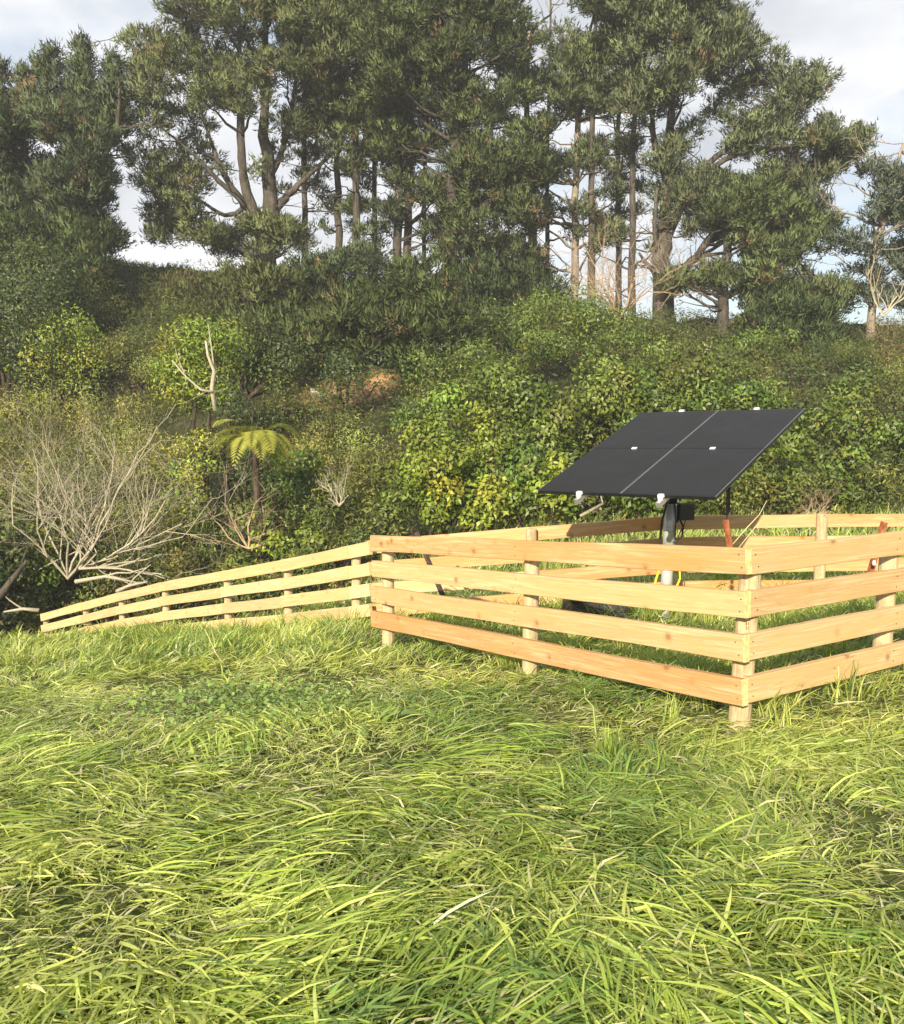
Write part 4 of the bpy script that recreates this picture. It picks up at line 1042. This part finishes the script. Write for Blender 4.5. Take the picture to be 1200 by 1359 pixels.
# ---- undergrowth carpet over the bank: nobody could count it
def carpet():
    n = 60000
    x = R.uniform(-24, 26, n); y = R.uniform(15.5, 47, n) ; z = zg(x, y)
    vis = (np.abs(x) < y * .55 + 1.5) & (y > 17.2 - np.clip(x * -.02, 0, 1))
    gul = (x < 0) & (y < 19.5 - .25 * x) ; vis &= ~gul | (R.random(n) < .4)
    cl = vnoise(x, y, 1.2, 21); vis &= R.random(n) < .55 + .4 * cl
    for cpx, cpy, Yc, rx, ry, s in CLAY:
        c = hit(cpx, cpy); Yc = c[1]; vis &= ((x - c[0]) / rx) ** 2 + ((y - Yc) / ry) ** 2 > .8
    x, y, z, cl = x[vis], y[vis], z[vis], cl[vis]; n = len(x)
    hh = np.abs(R.normal(0, .30, n)) * (1 + cl) * np.clip((43.5 - y) / 4, .12, 1)
    P_ = np.stack([x, y, z + hh], 1); nd = np.tile([0, -.5, .8], (n, 1))
    V, F = leaves(P_, nd, .26, .06, None, 0, droop=-.3)
    c = np.where((cl > .1)[:, None], [.06, .08, .022], [.11, .098, .04]) * R.uniform(.6, 1.35, (n, 1))  # colours darkened to paint in the shady gaps between bushes
    tag(obj_np('undergrowth', V, [F], M['fine_leaf'], col=np.repeat(c, 4, 0)), 'tangled low undergrowth and dry grass covering the bank between the bushes', 'undergrowth', kind='stuff')
    TOT['tri'] += 2 * len(F)
carpet()
def crest_grass():
    n = 9000; x = R.uniform(-20, 4, n); y = R.uniform(38, 50, n); az = R.uniform(0, 2 * PI, n)
    c = np.where((vnoise(x, y, 1.5, 61) > .1)[:, None], [.13, .155, .04], [.21, .18, .075]) * R.uniform(.7, 1.3, (n, 1))
    V, F, C = blades(x, y, az, R.uniform(.15, .42, n), R.uniform(.03, .06, n), R.uniform(.1, .8, n), R.uniform(.6, 1.5, n), np.zeros(n), c, 2, .5, R.normal(0, .3, n))
    tag(obj_np('grass', V, [F], M['grass'], col=C), 'rough grass on the crest slope under the gap in the pines', 'grass', kind='stuff')
def mounds():
    n = 330; ys = R.uniform(20, 43, n); xs = (R.random(n) * 2 - 1) * ys * .5
    Vs = []; Cs = []; k = 0
    for x, y in zip(xs, ys):
        if x < 0 and y < 21 - .2 * x: continue
        c = np.array([x, y, float(zg(x, y))])
        bad = False
        for cpx, cpy, Yc, rx, ry, s_ in CLAY:
            h_ = hit(cpx, cpy)
            if abs(x - h_[0]) < rx + .7 and -2.6 < y - h_[1] < ry + .5: bad = True
        if bad: continue
        r = R.uniform(.5, 1.15); m = int(430 * r); d = rand_dirs(m); d[:, 2] = np.abs(d[:, 2]); d = d[d[:, 1] < .4]; m = len(d)
        P_ = c + d * np.array([r * 1.2, r, r * R.uniform(.7, 1.2)]) * (1 - np.abs(R.normal(0, .16, (m, 1))))
        hue = [(.085, .10, .028), (.07, .10, .022), (.13, .115, .05), (.10, .125, .03)][R.integers(0, 4)]  # scrub hues lowered too, painted shade for the gaps
        V, F = leaves(P_, d, .15, .055, None, 0); V = V.reshape(-1, 4, 3)[:, :3].reshape(-1, 3)
        Vs.append(V); Cs.append(np.repeat(np.array(hue) * R.uniform(.6, 1.35, (m, 1)), 3, 0))
    V = np.concatenate(Vs); F = np.arange(len(V)).reshape(-1, 3)
    tag(obj_np('scrub', V, [F], M['fine_leaf'], col=np.concatenate(Cs)), 'low mounded scrub that fills the bank between the larger bushes', 'scrub', kind='stuff')
    TOT['tri'] += len(F)
mounds()

# ------------------------------------------------------------------ grass
def blades(x, y, az, L, W, th0, th1, zoff, col, segs=4, twist=.5, curl=None):
    n = len(x)
    s = np.linspace(0, 1, segs + 1)
    th = th0[:, None] + (th1 - th0)[:, None] * s[None, :-1] ** .8
    st = (L / segs)[:, None]
    azs = az[:, None] + (curl[:, None] * s[None, :-1] if curl is not None else 0)
    dx = np.sin(th) * np.cos(azs) * st; dy = np.sin(th) * np.sin(azs) * st; dz = np.cos(th) * st
    px = np.concatenate([x[:, None], x[:, None] + np.cumsum(dx, 1)], 1)
    py = np.concatenate([y[:, None], y[:, None] + np.cumsum(dy, 1)], 1)
    h = np.concatenate([zoff[:, None], zoff[:, None] + np.cumsum(dz, 1)], 1)
    h = np.maximum(h, .004 + .02 * R.random((n, 1)))
    pz = zg(px, py) + h
    a2 = np.concatenate([azs[:, :1], azs], 1); roll = R.normal(0, twist, n)[:, None]
    bx = -np.sin(a2) * np.cos(roll); by = np.cos(a2) * np.cos(roll); bz = np.sin(roll) * np.ones_like(a2)
    w = W[:, None] * .5 * np.clip(np.array([.7, 1.0, .95, .7, .12, .1])[:segs + 1] if segs == 4 else np.interp(s, [0, .3, .7, 1], [.8, 1, .8, .12]), .05, 1)[None]
    Lf = np.stack([px - bx * w, py - by * w, pz - bz * w], -1); Rt = np.stack([px + bx * w, py + by * w, pz + bz * w], -1)
    V = np.stack([Lf, Rt], 2).reshape(n, -1, 3)
    m = 2 * (segs + 1)
    k = np.arange(segs) * 2; q = np.stack([k, k + 1, k + 3, k + 2], -1)
    F = (np.arange(n)[:, None, None] * m + q[None]).reshape(-1, 4)
    C = np.repeat(col, m, 0)
    sh = np.tile(np.repeat(np.interp(s, [0, .25, 1], [.85, 1, 1.05]), 2), n)[:, None]       # darker at the root, paler towards the tip
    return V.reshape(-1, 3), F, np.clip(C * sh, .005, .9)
def flow(x, y):
    return 3.4 * vnoise(x, y, 1.3, 31) + 2.2 * vnoise(x, y, .5, 32) + .2
def shade_col(x, y, n, dry):
    t = vnoise(x, y, .9, 41) * .5 + vnoise(x, y, .35, 42) * .3
    g1 = np.array([.355, .420, .085]); g2 = np.array([.545, .58, .185]); g3 = np.array([.170, .265, .062])
    u = np.clip(.48 + t + R.normal(0, .32, n), 0, 1)[:, None]
    c = np.where(u < .5, g3 + (g1 - g3) * u * 2, g1 + (g2 - g1) * (u - .5) * 2)
    d = (R.random(n) < dry)[:, None]
    c = np.where(d, np.array([.52, .50, .28]) * R.uniform(.7, 1.25, (n, 1)), c)
    return c * R.uniform(.8, 1.2, (n, 1))
def edge_ok(x, y):
    return (np.abs(x) < y * .50 + .9)
def field(nt, y0, y1, per, Lr, Wr, segs, name_list, dry=.1, spread=.4, th=(.95, 1.6), zr=.07, pw=1.0):
    """nt tufts between y0 and y1, per blades each"""
    yy = y0 + (y1 - y0) * R.random(nt) ** pw; xx = (R.random(nt) * 2 - 1) * (yy * .50 + .9)
    patch = vnoise(xx, yy, .8, 51) * .7 + vnoise(xx, yy, .3, 52) * .4
    if segs == 3:
        kp = (patch > -.12) | (R.random(nt) < .45); xx, yy, patch = xx[kp], yy[kp], patch[kp]; nt = len(xx)
                         # lush swirls against thatchy, trodden areas
    tl = np.clip(1 + patch * .55 + R.normal(0, .15, nt), .45, 1.8)
    fa = flow(xx, yy) + R.normal(0, .4, nt)
    x = np.repeat(xx, per) + R.normal(0, .045, nt * per); y = np.repeat(yy, per) + R.normal(0, .045, nt * per)
    n = nt * per; az = np.repeat(fa, per) + R.normal(0, spread, n)
    L = R.uniform(*Lr, n) * np.repeat(tl, per); W = R.uniform(*Wr, n) * np.repeat(np.clip(tl, .7, 1.2), per)
    th0 = np.clip(R.normal(th[0], .20, n), .15, 1.7); th1 = np.clip(R.normal(th[1], .18, n), 1.2, 2.1)
    zo = R.random(n) * zr; dr = np.repeat(np.clip(dry - patch * dry * 1.5, .02, .5), per)
    col = shade_col(x, y, n, dr) * np.repeat(1 + R.normal(0, .12, nt), per)[:, None]
    return blades(x, y, az, L, W, th0, th1, zo, col, segs, curl=R.normal(0, .35, n))
def emit(name, parts, label, cat, m='grass'):
    off = 0; Vs = []; Fs = []; Cs = []
    for V, F, C in parts: Vs.append(V); Fs.append(F + off); off += len(V); Cs.append(C)
    F = np.concatenate(Fs); TOT['tri'] += 2 * len(F)
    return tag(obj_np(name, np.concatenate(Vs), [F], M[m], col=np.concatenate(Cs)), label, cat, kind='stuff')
crest_grass()
A = []
# short trodden thatch and clippings underneath
A.append(field(5500, 1.9, 7.0, 8, (.05, .15), (.004, .009), 2, None, dry=.24, spread=1.6, th=(1.3, 1.65), zr=.055, pw=.75))
# lodged long blades
A.append(field(3900, 1.9, 4.6, 9, (.06, .18), (.004, .0108), 3, None, dry=.09, spread=.8, th=(1.42, 1.62), zr=.06, pw=.8))
A.append(field(5000, 4.4, 9.0, 8, (.05, .16), (.004, .0105), 3, None, dry=.10, spread=1.1, th=(1.25, 1.6), zr=.045, pw=.9))
# big combed-over swirls in front
nS = 60; ys = R.uniform(2.1, 5.5, nS); xs = (R.random(nS) * 2 - 1) * ys * .5
for i in range(nS):
    n = R.integers(40, 90); a0 = float(flow(xs[i:i+1], ys[i:i+1])[0]) + R.normal(0, .2)
    u = R.normal(0, .16, n); v = R.normal(0, .07, n)
    x = xs[i] + u * -math.sin(a0) + v * math.cos(a0); y = ys[i] + u * math.cos(a0) + v * math.sin(a0)
    az = a0 + u * 1.6 + R.normal(0, .14, n); col = shade_col(x, y, n, .02) * np.array([1.0, 1.06, .9]) * (1 + R.normal(0, .08))
    A.append(blades(x, y, az, R.uniform(.15, .34, n), R.uniform(.005, .0112, n), np.clip(R.normal(1.25, .16, n), .6, 1.5), np.clip(R.normal(1.74, .10, n), 1.5, 2.1), .01 + R.random(n) * .05, col, 4, .5, R.normal(0, .4, n)))
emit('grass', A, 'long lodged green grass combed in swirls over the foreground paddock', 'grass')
A = []
A.append(field(7200, 8.0, 15, 6, (.07, .18), (.009, .016), 2, None, dry=.12, spread=.9, th=(.9, 1.5), zr=.04, pw=.9))
A.append(field(2200, 9.0, 12.5, 5, (.12, .26), (.008, .014), 3, None, dry=.08, spread=.9, th=(.3, 1.2), zr=.03))
A.append(field(5000, 14, 21, 4, (.14, .36), (.018, .03), 2, None, dry=.28, spread=1.2, th=(.4, 1.3), zr=.05))
emit('grass', A, 'shorter meadow grass inside and beyond the timber fences', 'grass')
# upright tufts and rank growth along the fence foot and inside the enclosure
A = []
def tufts_at(pts, per, L, W, th0=.25, th1=1.1, dry=.05, spr=.05):
    for (x0, y0) in pts:
        n = per; x = x0 + R.normal(0, spr, n); y = y0 + R.normal(0, spr, n); az = R.uniform(0, 2 * PI, n)
        A.append(blades(x, y, az, R.uniform(L * .6, L, n), R.uniform(W * .7, W, n), np.clip(R.normal(th0, .15, n), .02, 1), np.clip(R.normal(th1, .3, n), .3, 2), np.zeros(n), shade_col(x, y, n, dry), 4, .8, R.normal(0, .4, n)))
pts = [tuple(Cn + d1 * s - n1 * R.uniform(.15, 1.0)) for s in R.uniform(.1, 4.0, 45)] + [tuple(Cn + d2 * s - n2 * R.uniform(.3, 1.8)) for s in R.uniform(.3, 3.6, 60)]
tufts_at(pts, 26, .38, .010, .3, 1.3)
pts = [(R.uniform(.6, 5), R.uniform(7.6, 10.4)) for _ in range(90)]
tufts_at(pts, 22, .42, .011, .25, 1.2)
tufts_at([(-2.55, 10.2), (-2.4, 10.4), (-4.5, 13.0), (-4.7, 13.2), (-3.9, 12.2), (-.2, 8.6), (2.42, 5.8)], 34, .34, .011, .25, .9)
tufts_at([(xat(820, 4.75), 4.75), (xat(812, 4.8), 4.8), (xat(1050, 5.3), 5.3), (xat(900, 5.6), 5.6)], 26, .24, .008, .12, .5, 0, .03)
emit('grass', A, 'taller upright grass tufts along the fence foot and around the mast', 'grass')

# ------------------------------------------------------------------ small plants
def weed(px, py, Y, h, label):
    p0 = at(px, py, Y); p0[2] = float(zg(p0[0], Y)); e = empty('weed', p0, label, 'weed'); T = Tubes()
    tip = p0 + np.array([-.075, .02, h]); st = limb(T, p0, tip, .006, .004, 0, 6, 6, .02)
    T.build('stem', M['green_stem'], e)
    for i in range(9):
        a = i * 2.4; b = st[-1 if i > 2 else 4]; d = unit(np.array([math.cos(a), math.sin(a) * .8, .35 + .2 * R.random()])); L = R.uniform(.11, .18); Vs = []; 
        for k in range(7):
            q = b + d * L * (k + 1) / 7 + np.array([0, 0, -.02 * (k / 7) ** 2]); sd = unit(np.cross(d, [0, 0, 1]))
            for sg in (-1, 1):
                w = .05 * math.sin(PI * (k + 1.5) / 9) + .008; dd = unit(sd * sg + d * .6)
                Vs += [q, q + dd * w * .5 + d * .006, q + dd * w, q + dd * w * .5 - d * .006]
        V = np.array(Vs); c = np.tile([.16, .24, .05], (len(V), 1)) * R.uniform(.8, 1.2)
        obj_np('leaf', V, [np.arange(len(V)).reshape(-1, 4)], M['frond'], e, col=c)
weed(794, 940, 5.22, .30, 'young weed with ferny leaves standing against the bottom rail of the near fence')
def dock(px, py, Y, n, s, label, name='dock_plant'):
    p0 = at(px, py, Y); p0[2] = float(zg(p0[0], Y)); e = empty(name, p0, label, 'weed')
    for i in range(n):
        a = R.uniform(0, 2 * PI); d = np.array([math.cos(a), math.sin(a), 0]); sd = np.array([-d[1], d[0], 0]); L = s * R.uniform(.7, 1.2); w = L * .34; Vs = []
        m = 6
        for k in range(m + 1):
            t = k / m; q = p0 + d * (L * t + .02) + np.array([0, 0, .05 + L * (.65 * t - .62 * t * t)]); ww = w * math.sin(PI * (t * .9 + .08)) ** .8
            Vs += [q - sd * ww * .5 + [0, 0, ww * .12], q, q + sd * ww * .5 + [0, 0, ww * .12]]
        F = []
        for k in range(m):
            for j in range(2): F.append((k*3 + j, k*3 + j + 1, k*3 + j + 4, k*3 + j + 3))
        c = np.tile([.17, .27, .05], (len(Vs), 1)) * R.uniform(.8, 1.2)
        obj_np('leaf', np.array(Vs), [np.array(F)], M['leaf'], e, col=c, smooth=True)
for (px, py, Y, n, s, lab) in ((525, 938, 5.55, 8, .15, 'broad leafed dock rosette in the grass left of the fence corner'),
                               (462, 930, 5.7, 6, .12, 'small dock rosette left of the larger one'),
                               (870, 1018, 4.6, 5, .10, 'broad leafed weed in the grass below the corner post'),
                               (300, 1000, 4.7, 5, .10, 'small broad leafed weed in the left of the paddock')):
    dock(px, py, Y, n, s, lab)
def clover():
    n = 900; cx, cy = xat(325, 6.0), 6.0
    x = cx + R.normal(0, .42, n); y = cy + R.normal(0, .5, n); P_ = np.stack([x, y, zg(x, y) + R.uniform(.06, .14, n)], 1)
    V, F = leaves(P_, np.tile([0, -.2, 1.], (n, 1)), .035, .032, None, 0, 0)
    c = np.array([.17, .26, .06]) * R.uniform(.7, 1.3, (n, 1))
    tag(obj_np('clover', V, [F], M['leaf'], col=np.repeat(c, 4, 0)), 'patch of small clover leaves in the grass at left of centre', 'clover', kind='stuff')
clover()
def drystalks():
    for pts, lab in (([(973, 722, 8.2), (992, 700, 8.2), (1008, 683, 8.2), (1018, 664, 8.2)], 'long bent dry grass stalk rising over the far fence near the red stake'),
                     ([(980, 728, 8.0), (1002, 700, 8.0), (1016, 688, 8.0)], 'shorter dry stalk beside the long bent one'),
                     ([(300, 885, 8.2), (287, 868, 8.2), (272, 835, 8.2)], 'single pale dry stalk in the grass in front of the left fence'),
                     ([(621, 795, 8.6), (610, 785, 8.6), (597, 777, 8.7)], 'pale dry stalk beside the dark leaning stake')):
        P_ = [at(*p) for p in pts]; e = empty('dry_stalk', P_[0], lab, 'stalk'); T = Tubes(); T.add(P_, np.linspace(.006, .003, len(P_)), 5); T.build('stalk', M['stalk'], e)
drystalks()
print('triangles in vegetation:', TOT['tri'])

# ------------------------------------------------------------------ added haze volume, softens the trees' darks like lens glare
def haze():
    V = [(x, y, z) for x in (-2400, 2400) for y in (-2400, 2400) for z in (-8, 34)]
    me = bpy.data.meshes.new('haze'); me.from_pydata(V, [], [(0,1,3,2),(4,6,7,5),(0,4,5,1),(2,3,7,6),(0,2,6,4),(1,5,7,3)])
    m = bpy.data.materials.new('haze'); m.use_nodes = True; nt = m.node_tree
    for x in list(nt.nodes): nt.nodes.remove(x)
    o = nt.nodes.new('ShaderNodeOutputMaterial'); p = nt.nodes.new('ShaderNodeVolumePrincipled')
    p.inputs['Density'].default_value = .0011; p.inputs['Color'].default_value = (.88, .91, .95, 1); p.inputs['Anisotropy'].default_value = 0.0
    nt.links.new(p.outputs[0], o.inputs['Volume']); me.materials.append(m)
    h = bpy.data.objects.new('haze', me); link(h); tag(h, kind='stuff')
haze()
